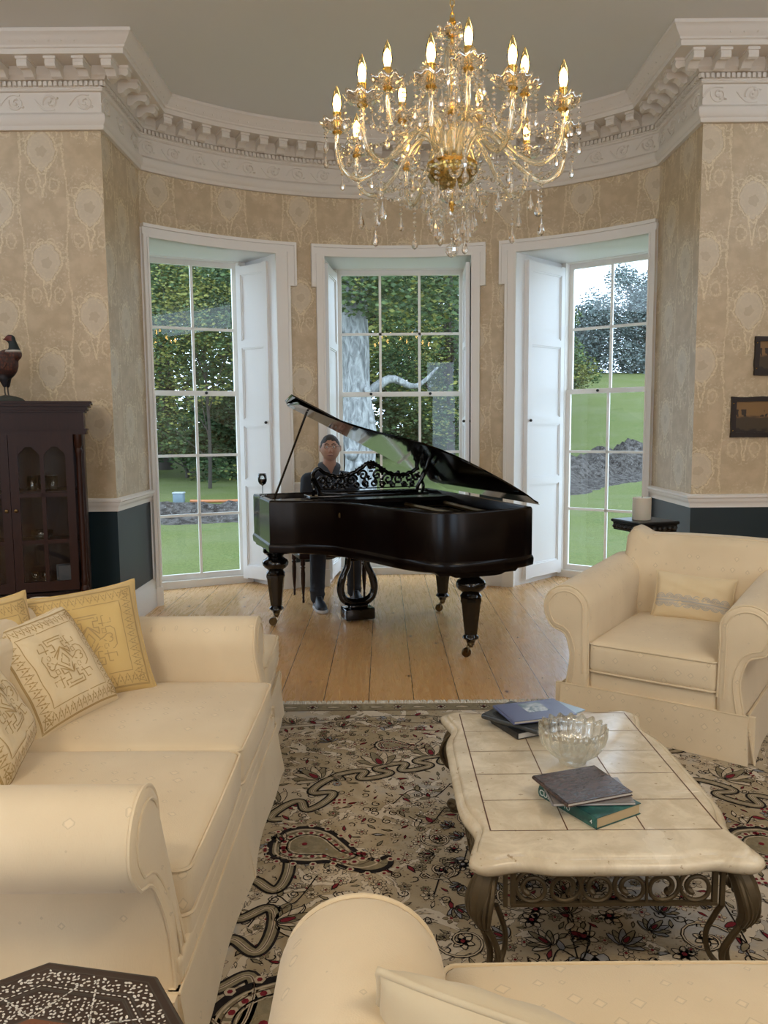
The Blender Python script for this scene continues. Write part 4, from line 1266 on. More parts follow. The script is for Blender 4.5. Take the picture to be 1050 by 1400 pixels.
def text_mesh(txt, size, mat, parent, name='lettering', rot=(0, 0, 0), loc=(0, 0, 0), ext=.0003):
    cu = bpy.data.curves.new('lettering', 'FONT'); cu.body = txt; cu.size = size; cu.extrude = ext
    cu.align_x = 'CENTER'; cu.align_y = 'CENTER'
    to = bpy.data.objects.new('lettering_source', cu); COL.objects.link(to)
    dg = bpy.context.evaluated_depsgraph_get(); me = bpy.data.meshes.new_from_object(to.evaluated_get(dg))
    bpy.data.objects.remove(to); bpy.data.curves.remove(cu)
    o = bpy.data.objects.new(name, me); COL.objects.link(o); me.materials.clear(); me.materials.append(mat)
    o.parent = parent; o.rotation_euler = rot; o.location = loc
    return o
mt = MT('teal_book_cloth', (.018, .12, .125), .35); mt.color(mt.mix(mt.noise(mt.coord(), 30, 5).step(.45, .65), (.012, .075, .07), (.03, .15, .13))); M['teal'] = mt.m
mt = MT('embossed_brown_cover', (.05, .03, .028), .17)
nb = mt.noise(mt.coord(scale=(6, 14, 6)), 6, 4, .6, 1.5); mt.color(mt.mix(nb.step(.3, .7), (.03, .022, .022), (.10, .06, .05))); mt.bump(nb, .5, .004); M['browncover'] = mt.m
M['letter'] = MT('pale_lettering', (.75, .8, .8), .5).m
def spine_text(items):
    def f(g, w, d, h):
        for txt, size, yy in items:
            text_mesh(txt, size, M['letter'], g, rot=(R(90), 0, R(-90)), loc=(-w / 2 - .0045, yy, h / 2))
    return f
# near stack
book('thick teal hardback with pale spine lettering, lowest of the near book stack', .618, 2.306, TZ + .0012, .18, .245, .034, R(30), M['teal'], (.50, .38, .22),
     spine_text([('CUR', .026, .09), ('TO', .020, -.005), ('4', .018, -.105)]))
book('thin grey paperback in the middle of the near book stack on the coffee table', .612, 2.312, TZ + .037, .245, .17, .008, R(1), MT('grey_paper_cover', (.22, .20, .19), .3).m, (.6, .58, .55), soft=True)
book('glossy brown book with an embossed cover, topmost of the near stack', .601, 2.327, TZ + .047, .225, .20, .012, R(19), M['browncover'], (.66, .60, .52))
# far stack
book('black book with a thick white page block, lowest of the far stack', .541, 2.940, TZ + .0012, .20, .187, .024, R(24), MT('matt_black_cover', (.02, .02, .022), .4).m, (.62, .60, .56))
def label_strip(g, w, d, h):
    mb = MB(); mb.box(-w * .1, w * .44, -d * .44, -d * .2, h, h + .0006); mb.build('cover_label', MT('pale_blue_label', (.55, .65, .75), .25).m, g)
book('dark grey book with a pale label strip, second lowest of the far stack', .533, 2.953, TZ + .027, .20, .25, .018, R(47), MT('charcoal_cover', (.045, .05, .052), .25).m, (.42, .42, .42), label_strip)
book('thin light blue booklet sticking out to the right in the far book stack', .64, 2.98, TZ + .047, .22, .17, .005, R(40), MT('light_blue_cover', (.30, .42, .55), .3).m, (.6, .65, .7), soft=True)
def cover_picture(g, w, d, h):
    mb = MB(); mb.box(-w * .14, w * .2, -d * .12, d * .40, h, h + .0006)
    mt = MT('swirling_cover_picture', rough=.25); mt.color(mt.mix(mt.noise(mt.coord(), 16, 3, .5, 2).step(.35, .65), (.10, .16, .20), (.55, .60, .66))); mb.build('cover_picture', mt.m, g)
book('lavender blue book with a pale picture on its cover, topmost of the far stack', .575, 2.950, TZ + .054, .262, .185, .012, R(16), MT('lavender_blue_cover', (.10, .12, .24), .28).m, (.62, .57, .47), cover_picture)

# ------------------------------------------------------------------ cut glass bowl
BW = thing('glass_bowl', 'fluted clear glass bowl with a scalloped rim between the two book stacks', 'bowl', (.642, 2.615, TZ + .0012))
def flute(r, z, a):
    k = min(1, max(0, (z - .012) / .04)); zz = z + (.006 * cos(18 * a) if z > .12 else 0)
    return (r * (1 + .045 * k * cos(18 * a)), zz)
mb = MB()
mb.lathe([(.001, 0), (.045, 0), (.047, .006), (.043, .012), (.06, .022), (.085, .042), (.104, .07), (.112, .10), (.113, .128), (.109, .130), (.105, .10), (.096, .07), (.078, .047), (.05, .03), (.02, .024), (.001, .023)], 108, mod=flute, cap=False)
mb.build('bowl_body', M['bowl_glass'], BW, sharp=None)

# ------------------------------------------------------------------ inlaid octagonal table
OC = thing('octagonal_table', 'octagonal dark wooden side table inlaid with mother-of-pearl in the bottom left corner', 'side table', (-.592, 1.135, 0), R(-11 + 22.5))
OR = .292; OZ = .555
def octo(r): return [(r * cos(R(45 * k)), r * sin(R(45 * k))) for k in range(8)]
mt = MT('dark_walnut_inlay_ground', rough=.35); mt.color(mt.mix(mt.noise(mt.coord(), 30, 4), (.03, .017, .012), (.06, .034, .022))); M['walnut'] = mt.m
M['pearl'] = MT('mother_of_pearl', (.66, .62, .55), .3).m
M['redwood'] = MT('reddish_centre_wood', (.17, .065, .03), .35).m
M['wire'] = MT('pewter_stringing', (.10, .085, .07), .35, .5).m
mb = MB()
mb.loft([[(p[0], p[1], z) for p in octo(r)] for r, z in ((OR - .012, OZ - .028), (OR, OZ - .024), (OR, OZ - .004), (OR - .004, OZ))], 0, True, False)
def op(u, v, l=0): return (u, v, OZ + .0004 + l)
def ringline(r, w, m, l=0): mb.ribbon(octo(r), w, op, m, True, l)
for r_, w_ in ((OR - .006, .004), (OR - .022, .003), (OR - .062, .003), (OR - .075, .003), (OR - .079, .003), (OR - .150, .004)): ringline(r_, w_, 3, .0001)
mb.patch(octo(OR - .152), op, 2, .0002)
rr = random.Random(3)
def insideband(x_, y_, r0, r1):
    m_ = max(abs(x_ * cos(R(22.5 + 45 * k)) + y_ * sin(R(22.5 + 45 * k))) for k in range(4)) / cos(R(22.5)); return r0 < m_ < r1
def chip(x_, y_, s, a, el=1.8):
    p = [(x_ + s * cos(t) * cos(a) * el - s * sin(t) * sin(a), y_ + s * cos(t) * sin(a) * el + s * sin(t) * cos(a)) for t in [0, 1.2, 2.2, 3.3, 4.4, 5.3]]
    mb.patch(p, op, 1, .0003)
def scatter_band(r0, r1, step, s0, s1):
    n = int(OR * 2 / step); 
    for i in range(n):
        for j in range(n):
            x_ = -OR + (i + rr.uniform(.2, .8)) * step; y_ = -OR + (j + rr.uniform(.2, .8)) * step
            if insideband(x_, y_, r0, r1): chip(x_, y_, rr.uniform(s0, s1), rr.uniform(0, 3.14), rr.uniform(1.1, 2.2))
scatter_band(OR - .059, OR - .026, .0095, .0016, .0028); scatter_band(OR - .146, OR - .084, .0088, .0014, .0026)
for r0 in (OR - .068,):
    o_ = octo(r0)
    for k in range(8):
        a, b_ = o_[k], o_[(k + 1) % 8]
        for q in range(16):
            t = (q + .5) / 16; x_, y_ = a[0] + (b_[0] - a[0]) * t, a[1] + (b_[1] - a[1]) * t; chip(x_, y_, .0016, atan2(b_[1] - a[1], b_[0] - a[0]), 2.5)
for k in range(8):
    a = R(45 * k)
    A = (.142 * cos(a), .142 * sin(a)); 
    for sg in (-1, 1):
        B = ((OR - .08) * cos(a + sg * .30), (OR - .08) * sin(a + sg * .30))
        for q in range(9):
            t = q / 8; x_, y_ = A[0] + (B[0] - A[0]) * t, A[1] + (B[1] - A[1]) * t; chip(x_, y_, .0019, atan2(B[1] - A[1], B[0] - A[0]), 2.8)
for r_, n_, s_ in ((.118, 34, .0042), (.098, 26, .0030), (.06, 16, .0035), (.035, 10, .003)):
    for k in range(n_): a = 2 * pi * k / n_; chip(r_ * cos(a), r_ * sin(a), s_, a, 1.5)
mb.build('tabletop', [M['walnut'], M['pearl'], M['redwood'], M['wire']], OC, sharp=None)
mb = MB()
mb.loft([[(p[0], p[1], z) for p in octo(r)] for r, z in ((OR - .05, .0 + RT), (OR - .05, OZ - .026))], 0, True, False)
for k in range(8):
    a0, a1 = R(45 * k), R(45 * k + 45)
    A = Vector((cos(a0), sin(a0), 0)) * (OR - .049); B = Vector((cos(a1), sin(a1), 0)) * (OR - .049); t = (B - A).normalized(); n_ = Vector((t.y, -t.x, 0)); L_ = (B - A).length
    def PF(u, v, l=0.0): w = A + t * u + n_ * (.0012 + l); return (w.x, w.y, v)
    arch = [(L_ * .2, .02), (L_ * .2, .25), (L_ * .28, .36), (L_ * .5, .42), (L_ * .72, .36), (L_ * .8, .25), (L_ * .8, .02)]
    mb.patch(arch, PF, 2); mb.ribbon(arch, .005, PF, 1, False, .0004)
    for q in range(26):
        u_, v_ = rr.uniform(.02, L_ - .02), rr.uniform(.44, .52); mb.patch([(u_, v_), (u_ + .006, v_ + .002), (u_ + .003, v_ + .007)], PF, 1, .0003)
mb.build('table_body', [M['walnut'], M['pearl'], M['black']], OC, sharp=None)
# ------------------------------------------------------------------ grand piano, seen from its tail
# local frame: k runs from the treble (left in the photo) to the bass side, y from the keyboard to the tail
PK0 = Vector((-1.11, 6.69)); PKD = Vector((.945, .327)).normalized()
PIANO_ROT = atan2(-PKD.y, -PKD.x)
PW = 1.61
def kx(k): return -k            # local x of station k (origin at the treble front corner)
PN = thing('grand_piano', 'black antique grand piano with its lid propped open, on turned legs before the bay windows', 'piano', (PK0.x, PK0.y, 0), PIANO_ROT)
TOP, BOT = 1.025, .615
case = c2([(0.0, .70), (.10, .745), (.25, .83), (.42, 1.01), (.55, 1.27), (.63, 1.52), (.70, 1.74), (.79, 1.89), (.93, 1.985), (1.12, 2.02), (1.32, 2.01), (1.50, 1.96), (1.60, 1.90)], 5)
out = [(0.0, .0), (0, .35)] + case + [(PW, 1.0), (PW, 0.0)]
def kp(p, z): return (kx(p[0]), p[1], z)
def inset(poly, d):
    n = len(poly); o = []
    for i in range(n):
        a, b, c = Vector(poly[i - 1]), Vector(poly[i]), Vector(poly[(i + 1) % n])
        d0 = (b - a).normalized(); d1 = (c - b).normalized()
        n0 = Vector((d0.y, -d0.x)); n1 = Vector((d1.y, -d1.x)); nn_ = n0 + n1
        if nn_.length < 1e-6: nn_ = n0
        nn_ = nn_ / max(.35, nn_.dot(n0)); q = b + nn_ * d; o.append((q.x, q.y))
    return o
# rim: outside wall, top edge, inside wall down to the soundboard
mb = MB()
i0 = 2
rimp = [(0.0, .30)] + out[1:-1] + [(PW, .30)]
inn = [(0.035, .30), (.035, .36)] + [(p[0] + .0, p[1]) for p in []]
full = out
ins_ = inset(out, .045)
def rimring(z, d): return [kp(p, z) for p in (inset(out, d) if d else out)]
mb.loft([rimring(BOT + .075, 0), rimring(TOP - .02, 0), rimring(TOP - .006, 0.003), rimring(TOP, .008), rimring(TOP, .040), rimring(TOP - .01, .045), rimring(.84, .045)], 0, False)
mb.loft([rimring(BOT + .005, .06), rimring(BOT, .012), rimring(BOT + .008, -.008), rimring(BOT + .05, -.012), rimring(BOT + .065, -.008), rimring(BOT + .078, 0)], 0, False)
mb.add([kp(p, BOT + .004) for p in inset(out, .055)], [tuple(range(len(out)))], 0, False)
mb.build('case_rim', M['ebony'], PN, sharp=50)
mb = MB(); mb.add([kp(p, .875) for p in inset(out, .04)], [tuple(range(len(out)))], 0, False); mb.build('soundboard', M['soundboard'], PN)
# iron plate with its struts, and the strings
mb = MB()
pl_ = [q for q in inset(out, .10) if q[1] > .62]
pl_ = [(.10, .64)] + [q for q in pl_[:] if q[1] > .8] + [(PW - .10, .64)]
mb.ribbon(pl_, .07, lambda u, v, l: (kx(u), v, .925), 0, True)
mb.ribbon(pl_, .05, lambda u, v, l: (kx(u), v, .905), 0, True)
for (a, b_) in (((.45, .62), (.5, 1.1)), ((.8, .62), (.95, 1.92)), ((1.15, .62), (1.3, 1.9)), ((1.5, .62), (1.5, 1.8))): mb.tube([kp(a, .945), kp(b_, .935)], .018, 6)
mb.build('iron_plate', M['iron_gold'], PN)
mb = MB()
for i in range(44):
    t_ = i / 43; k_ = .16 + 1.30 * t_; ye = min(q[1] for q in case if abs(q[0] - k_ - .05 * t_) < .12) - .12
    mb.tube([kp((k_, .64), .915), kp((k_ + .05 * t_, ye), .912)], .0012, 4)
so_ = mb.build('strings', M['iron_gold'], PN); so_['kind'] = 'stuff'
# keyboard end: key bed, arms, keys, fall board
mb = MB()
mb.box(kx(.03), kx(PW - .03), .02, .42, BOT + .01, BOT + .07)
mb.box(kx(.06), kx(PW - .06), .25, .29, BOT + .1, .90)
mb.box(kx(.04), kx(PW - .04), .30, .60, .97, 1.0)
mb.box(kx(.03), kx(PW - .03), .02, .05, BOT + .05, .72)
mb.build('key_bed', M['ebony'], PN)
for k_ in (0.0, PW - .09):
    mb = MB()
    pr = [(.30, TOP), (.20, TOP - .005), (.10, TOP - .02), (.05, TOP - .06), (.055, TOP - .11), (.03, TOP - .16), (.0, TOP - .18), (-.005, TOP - .25), (.01, BOT + .05), (.08, BOT - .01), (.30, BOT)]
    mb.loft([[(kx(k_), a, z) for a, z in pr], [(kx(k_ + .09), a, z) for a, z in pr]], 0, True, False)
    mb.build('cheek_block', M['lacquer'], PN)
mb = MB()
for i in range(52):
    k_ = .11 + i * (PW - .22) / 52; mb.box(kx(k_ + .0005), kx(k_ + (PW - .22) / 52 - .0008), .055, .22, .72, .745, 0)
for i in range(51):
    if i % 7 in (0, 1, 3, 4, 5): k_ = .11 + (i + 1) * (PW - .22) / 52; mb.box(kx(k_ - .006), kx(k_ + .006), .12, .22, .745, .757, 1)
mb.build('keyboard', [M['ivory'], M['lacquer']], PN)
# legs: turned vase over an octagonal taper, brass caster
def pleg(k, y):
    g = MB(); c0 = (kx(k), y, 0)
    g.lathe([(.001, .63), (.095, .63), (.098, .60), (.085, .585), (.068, .575), (.062, .56), (.074, .548), (.095, .535), (.104, .515), (.102, .495), (.086, .475), (.066, .462), (.060, .450), (.070, .438), (.076, .428), (.066, .418), (.001, .417)], 28, c=c0)
    g.lathe([(.001, .42), (.074, .42), (.076, .40), (.070, .38), (.046, .165), (.001, .164)], 8, c=c0)
    g.lathe([(.001, .17), (.040, .17), (.044, .158), (.056, .148), (.058, .138), (.046, .128), (.034, .118), (.03, .108), (.001, .107)], 24, c=c0)
    lo = g.build('leg', M['lacquer'], PN, sharp=40)
    g = MB(); g.lathe([(.001, .112), (.027, .112), (.029, .104), (.024, .098), (.026, .09), (.018, .082), (.014, .07), (.001, .07)], 20, c=c0)
    g.M = Matrix.Translation((c0[0] + .022, c0[1] - .01, .0))
    for s_ in (-1, 1): g.tube([(-.018, s_ * .016, .082), (0, s_ * .018, .06), (.006, s_ * .018, .034)], .006, 6)
    g.M = g.M @ Matrix.Translation((.006, 0, .034)) @ Matrix.Rotation(R(90), 4, 'X')
    g.lathe([(.001, -.012), (.03, -.012), (.034, -.006), (.034, .006), (.03, .012), (.001, .012)], 20)
    g.build('caster', M['old_brass'], lo)
for k, y in ((.075, .52), (1.51, .55), (1.15, 1.87)): pleg(k, y)
for k, y in ((.10, .5), (1.51, .55)):
    mb = MB(); mb.rbox(kx(k) - .09, kx(k) + .09, y - .11, y + .09, .585, BOT + .03, .012); mb.build('leg_block', M['ebony'], PN)
mb = MB(); mb.rbox(kx(1.15) - .09, kx(1.15) + .09, 1.71, 1.91, .585, BOT + .03, .012)
# scalloped block under the tail
pr = [(-.30, .62), (-.28, .60), (-.20, .598), (-.17, .585), (-.12, .58), (.12, .58), (.17, .585), (.20, .598), (.28, .60), (.30, .62)]
mb.loft([[(kx(1.15) + a, 1.78, z) for a, z in pr], [(kx(1.15) + a, 1.98, z) for a, z in pr]], 0, True, False)
mb.build('leg_block', M['ebony'], PN)
# pedal lyre
LY = thing_l = None
mb = MB(); lk, ly = .745, .56
def LP(a, z): return (kx(lk) - a, ly, z)
for s_ in (-1, 1):
    mb.tube(catmull([LP(s_ * .055, .60), LP(s_ * .075, .52), LP(s_ * .085, .45), LP(s_ * .125, .36), LP(s_ * .145, .27), LP(s_ * .125, .19), LP(s_ * .07, .15), LP(0, .14)], 6), [.020] * 6 + [.022] * 12 + [.026] * 12 + [.028] * 13, 10, flat=1.25)
mb.tube([LP(-.09, .50), LP(.09, .50)], .012, 8)
mb.rbox(kx(lk) - .10, kx(lk) + .10, ly - .07, ly + .07, .56, .62, .01); mb.rbox(kx(lk) - .075, kx(lk) + .075, ly - .06, ly + .06, .105, .135, .012)
mb.rbox(kx(lk) - .125, kx(lk) + .125, ly - .085, ly + .085, .012, .105, .01)
lyo = mb.build('pedal_lyre', M['lacquer'], PN, sharp=45)
mb = MB()
for s_ in (-.03, .03): mb.tube([(kx(lk) + s_, ly, .14), (kx(lk) + s_, ly, .56)], .003, 6)
mb.build('pedal_rod', M['old_brass'], lyo)
for s_ in (-.045, .045):
    mb = MB(); mb.rbox(kx(lk) + s_ - .018, kx(lk) + s_ + .018, ly - .19, ly - .08, .045, .058, .005); mb.build('pedal', M['brass'], lyo)
# lid: hinged on the bass side, raised on its stick
TH = R(27.0); HK, HZ = 1.63, TOP + .02
def LD(d, y, n=0.0):
    """d = distance from the hinge in the lid's own plane, n = height above the lid"""
    k = HK - d * cos(TH) - n * sin(TH) * 1.0
    return (kx(k), y, HZ + d * sin(TH) + n * cos(TH))
lidp = [(HK - k, y) for k, y in case if k > .03]
d_end = HK - .07
lid = [(d_end, .34)] + [(d_end, .74)] + [(min(d, d_end), y + .02) for d, y in lidp] + [(-.01, 1.92), (-.01, .34)]
mb = MB(); t_ = .02
def lidring(n, ins): return [LD(p[0], p[1], n) for p in (inset(lid, ins) if ins else lid)]
ring_s = [lidring(0, .006), lidring(.004, 0), lidring(t_ - .004, 0), lidring(t_, .006)]
mb.loft(ring_s, 0)
lo = mb.build('lid', M['lacquer'], PN, sharp=50)
mb = MB()
TH2 = R(3)
fl = [(d_end + .005, .36), (d_end + .005, .70), (.02, .70), (.02, .36)]
def fring(n, e): return [LD(p[0] * 1.0, p[1], n + .012 * (p[1] - .36) / .34 + (.03 * (p[1] - .36) / .34)) for p in (inset(fl, e) if e else fl)]
mb.loft([fring(t_ + .004, .006), fring(t_ + .008, 0), fring(t_ + .018, 0), fring(t_ + .022, .006)], 0)
mb.build('lid_flap', M['lacquer'], lo, sharp=50)
for d_ in (.3, .85, 1.4):
    mb = MB(); mb.tube([LD(d_ - .05, .345, .03), LD(d_ + .05, .345, .03)], .008, 8); mb.build('hinge', M['old_brass'], lo)
# prop stick
mb = MB(); a = Vector(kp((.055, .62), TOP)); b_ = Vector(LD(d_end - .10, .62, -.004))
mb.tube([a, a.lerp(b_, .06), a.lerp(b_, .5), b_], [.012, .009, .008, .009], 8)
mb.build('lid_prop', M['lacquer'], PN)
mb = MB(); p = kp((.47, 1.045), .93); mb.M = Matrix.Translation(p) @ Matrix.Rotation(R(90), 4, 'X'); mb.lathe([(.001, -.03), (.022, -.03), (.026, -.02), (.018, -.01), (.016, .01), (.001, .01)], 16)
mb.build('case_knob', M['old_brass'], PN)

# music desk: pierced fretwork panel leaning back over the strings, with side wings
DK, DW, DY = .84, .93, .60
def DP(u, v, n=0.0):   # u across (-.5 .. .5)*DW, v up, leaning away from the player
    return (kx(DK + u), DY + .20 * v + n, TOP + .02 + v)
def desk_top(u):
    q = abs(u) / (DW / 2)
    return .165 + .085 * exp(-(q / .22) ** 2) + .05 * exp(-((q - .98) / .16) ** 2) - .02 * exp(-((q - .55) / .2) ** 2)
mb = MB()
def bar(path, w, th=.008):
    L_ = []; 
    P_ = [DP(a, b) for a, b in path]
    mb.tube(P_, w / 2, 6, flat=1.0)
edge = [(-DW / 2 + .05, .0), (-DW / 2 + .045, .05), (-DW / 2 + .01, .11), (-DW / 2 - .01, .17), (-DW / 2 + .02, .21)] + [(u / 40 * (DW / 2 - .02), desk_top(u / 40 * (DW / 2 - .02)) + .006 * sin(u * 1.3)) for u in range(-38, 39, 2)] + [(DW / 2 - .02, .21), (DW / 2 + .01, .17), (DW / 2 - .01, .11), (DW / 2 - .045, .05), (DW / 2 - .05, 0)]
bar(c2(edge, 2), .032); bar([(-DW / 2 + .05, .008), (DW / 2 - .05, .008)], .026); bar([(-DW / 2 + .05, .045), (DW / 2 - .05, .045)], .010)
rr = random.Random(9)
for s_ in (-1, 1):
    for (cx_, cy_, r_, a0, tw) in ((.06, .15, .045, 0, 1), (.155, .115, .048, 180, -1), (.25, .11, .045, 20, 1), (.335, .125, .042, 160, -1), (.40, .12, .03, 0, 1), (.035, .085, .03, 90, -1), (.11, .07, .024, 0, 1), (.20, .065, .022, 90, 1), (.30, .07, .024, 0, -1), (.37, .07, .022, 50, 1), (.10, .19, .024, 40, -1), (.0, .22, .022, 0, 1)):
        bar([(s_ * a, b) for a, b in spiral(cx_, cy_, r_, .008, R(a0), R(a0 + tw * 480), 26)], .019)
    for q in range(34):
        a_, b_ = rr.uniform(.0, DW / 2 - .05), rr.uniform(.05, .22)
        if b_ < desk_top(a_) - .012: L2 = rr.uniform(.02, .035); an = rr.uniform(0, 6.28); bar([(s_ * a_, b_), (s_ * (a_ + L2 * cos(an) * .6), min(desk_top(a_) - .01, b_ + L2 * sin(an) * .6)), (s_ * (a_ + L2 * cos(an)), min(desk_top(a_), max(.03, b_ + L2 * sin(an))))], .016)
for q in range(9): u = (q - 4) * .024; mb.ball(DP(u, desk_top(u) + .012), .011, n=6)
mb.ball(DP(.24, desk_top(.24) + .02), .018, n=8); mb.ball(DP(-.24, desk_top(.24) + .02), .018, n=8)
mb.build('music_desk', M['lacquer'], PN, sharp=None)
# scrolled desk brackets behind (they show on the right as an S-shaped ornament)
mb = MB()
for s_ in (-1, 1):
    kk = DK + s_ * (DW / 2 + .0)
    mb.tube(catmull([(kx(kk), DY - .02, TOP), (kx(kk), DY + .03, TOP + .07), (kx(kk), DY - .03, TOP + .13), (kx(kk), DY + .03, TOP + .19)], 6), .012, 8)
mb.rbox(kx(DK + DW / 2 + .04), kx(DK - DW / 2 - .04), DY - .16, DY + .05, TOP - .004, TOP + .018, .006)
mb.build('desk_shelf', M['lacquer'], PN)

# wine glass standing on the treble end of the piano
w = Matrix.Translation((PK0.x, PK0.y, 0)) @ Matrix.Rotation(PIANO_ROT, 4, 'Z') @ Vector((kx(.045), .20, TOP + .001))
WG = thing('wine_glass', 'stemmed glass half full of red wine standing on the left end of the piano', 'wine glass', w)
mb = MB(); mb.lathe([(.001, 0), (.034, 0), (.034, .002), (.006, .006), (.004, .015), (.0038, .075), (.008, .084), (.026, .096), (.036, .118), (.037, .14), (.031, .18), (.030, .18), (.0355, .14), (.0345, .119), (.025, .098), (.001, .088)], 28, cap=False); mb.build('glass_body', M['thin_glass'], WG, sharp=None)
mb = MB(); mb.lathe([(.001, .089), (.0235, .099), (.033, .12), (.0345, .135), (.001, .135)], 28); mb.build('wine', MT('red_wine', (.05, .003, .006), .1).m, WG)
# ------------------------------------------------------------------ crystal chandelier
CHX, CHY = .31, 3.60
CH = thing('chandelier', 'two-tier crystal and brass chandelier with lit candle bulbs hanging from the ceiling', 'chandelier', (CHX, CHY, -.05))
mb = MB()
nl = 34; zt, zb = CEIL - .03, 3.36
for i in range(nl):
    z = zb + (zt + .05 - zb) * (i + .5) / nl; a = R(90 * (i % 2)); h_ = (zt - zb) / nl * .68
    mb.tube([(.009 * cos(t) * cos(a), .009 * cos(t) * sin(a), z + h_ * sin(t)) for t in [2 * pi * k / 10 for k in range(10)]], .0022, 5, closed=True)
mb.build('chain', M['brass'], CH)
mb = MB(); mb.lathe([(.001, CEIL + .048), (.06, CEIL + .048), (.055, CEIL + .03), (.02, CEIL + .01), (.006, CEIL), (.001, CEIL)], 24); mb.build('ceiling_rose', M['brass'], CH)
mb = MB()
mb.lathe([(.001, 3.37), (.012, 3.365), (.018, 3.35), (.010, 3.34), (.008, 3.32), (.03, 3.315), (.034, 3.30), (.008, 3.29), (.001, 3.289)], 20)
mb.lathe([(.001, 2.99), (.02, 2.99), (.034, 2.975), (.02, 2.96), (.001, 2.96)], 20)
mb.lathe([(.001, 2.80), (.05, 2.80), (.052, 2.785), (.10, 2.775), (.112, 2.765), (.108, 2.755), (.05, 2.75), (.001, 2.75)], 28)
mb.tube([(0, 0, 3.37), (0, 0, 2.6)], .007, 8)
mb.lathe([(.001, 2.60), (.016, 2.60), (.02, 2.592), (.012, 2.58), (.006, 2.565), (.001, 2.565)], 16)
mb.build('brass_stem', M['brass'], CH)
def flut(n, k):
    return lambda r, z, a: (r * (1 + k * cos(n * a)), z)
mb = MB()
mb.lathe([(.012, 3.27), (.03, 3.24), (.034, 3.18), (.022, 3.10), (.018, 3.06), (.03, 3.03), (.045, 3.0), (.03, 2.99)], 36, mod=flut(9, .10), cap=False)
mb.lathe([(.02, 2.955), (.045, 2.93), (.05, 2.89), (.032, 2.85), (.03, 2.82), (.055, 2.80)], 36, mod=flut(9, .10), cap=False)
mb.build('glass_column', M['arm_glass'], CH, sharp=None)
mb = MB()
mb.lathe([(.108, 2.755), (.110, 2.74), (.104, 2.715), (.09, 2.695), (.06, 2.675), (.03, 2.66), (.001, 2.655)], 48, mod=lambda r, z, a: (r * (1 + .03 * cos(16 * a)), z), cap=False)
mb.build('brass_bowl', MT('gilt_cut_bowl', (.42, .30, .10), .18, .85).m, CH, sharp=None)
def bead(mb, p, r): 
    x, y, z = p
    mb.add([(x, y, z + r), (x + r, y, z), (x, y + r, z), (x - r, y, z), (x, y - r, z), (x, y, z - r)], [(0, 1, 2), (0, 2, 3), (0, 3, 4), (0, 4, 1), (5, 2, 1), (5, 3, 2), (5, 4, 3), (5, 1, 4)], 0, False)
def octbead(mb, p, r, n=6):
    x, y, z = p; a0 = (x * 37 + z * 11) % 1
    vs = [(x, y, z + r * .75)] + [(x + r * cos(a0 + 2 * pi * k / n), y + r * sin(a0 + 2 * pi * k / n), z) for k in range(n)] + [(x, y, z - r * .75)]
    mb.add(vs, [(0, 1 + k, 1 + (k + 1) % n) for k in range(n)] + [(n + 1, 1 + (k + 1) % n, 1 + k) for k in range(n)], 0, False)
def drop(mb, p, L, r, n=8):
    x, y, z = p
    prof = [(.0008, 0), (r * .35, -L * .3), (r * .8, -L * .55), (r, -L * .74), (r * .75, -L * .9), (.001, -L)]
    vs = [(x + q[0] * cos(2 * pi * k / n + .3), y + q[0] * sin(2 * pi * k / n + .3), z + q[1]) for q in prof for k in range(n)]
    mb.add(vs, [(i * n + k, i * n + (k + 1) % n, (i + 1) * n + (k + 1) % n, (i + 1) * n + k) for i in range(5) for k in range(n)], 0, False)
def strand(parent, p, n, step=.0205, r=.0098, dropL=.05, dr=.012):
    mb = MB(); x, y, z = p
    for i in range(n): octbead(mb, (x, y, z - step * (i + .5)), r)
    if dropL: drop(mb, (x, y, z - step * n), dropL * 1.45, dr * 1.3)
    return mb.build('crystal_strand', M['crystal'], parent, sharp=None)
def swag(parent, a, b, sag, n, r=.0085, grow=0):
    r *= 1.22
    A, B = Vector(a), Vector(b); mb = MB()
    for i in range(n + 1):
        t = i / n; p = A.lerp(B, t); p.z -= sag * 4 * t * (1 - t) ; octbead(mb, p, r * (1 + grow * (1 - abs(2 * t - 1))))
    return mb.build('crystal_swag', M['crystal'], parent, sharp=None)
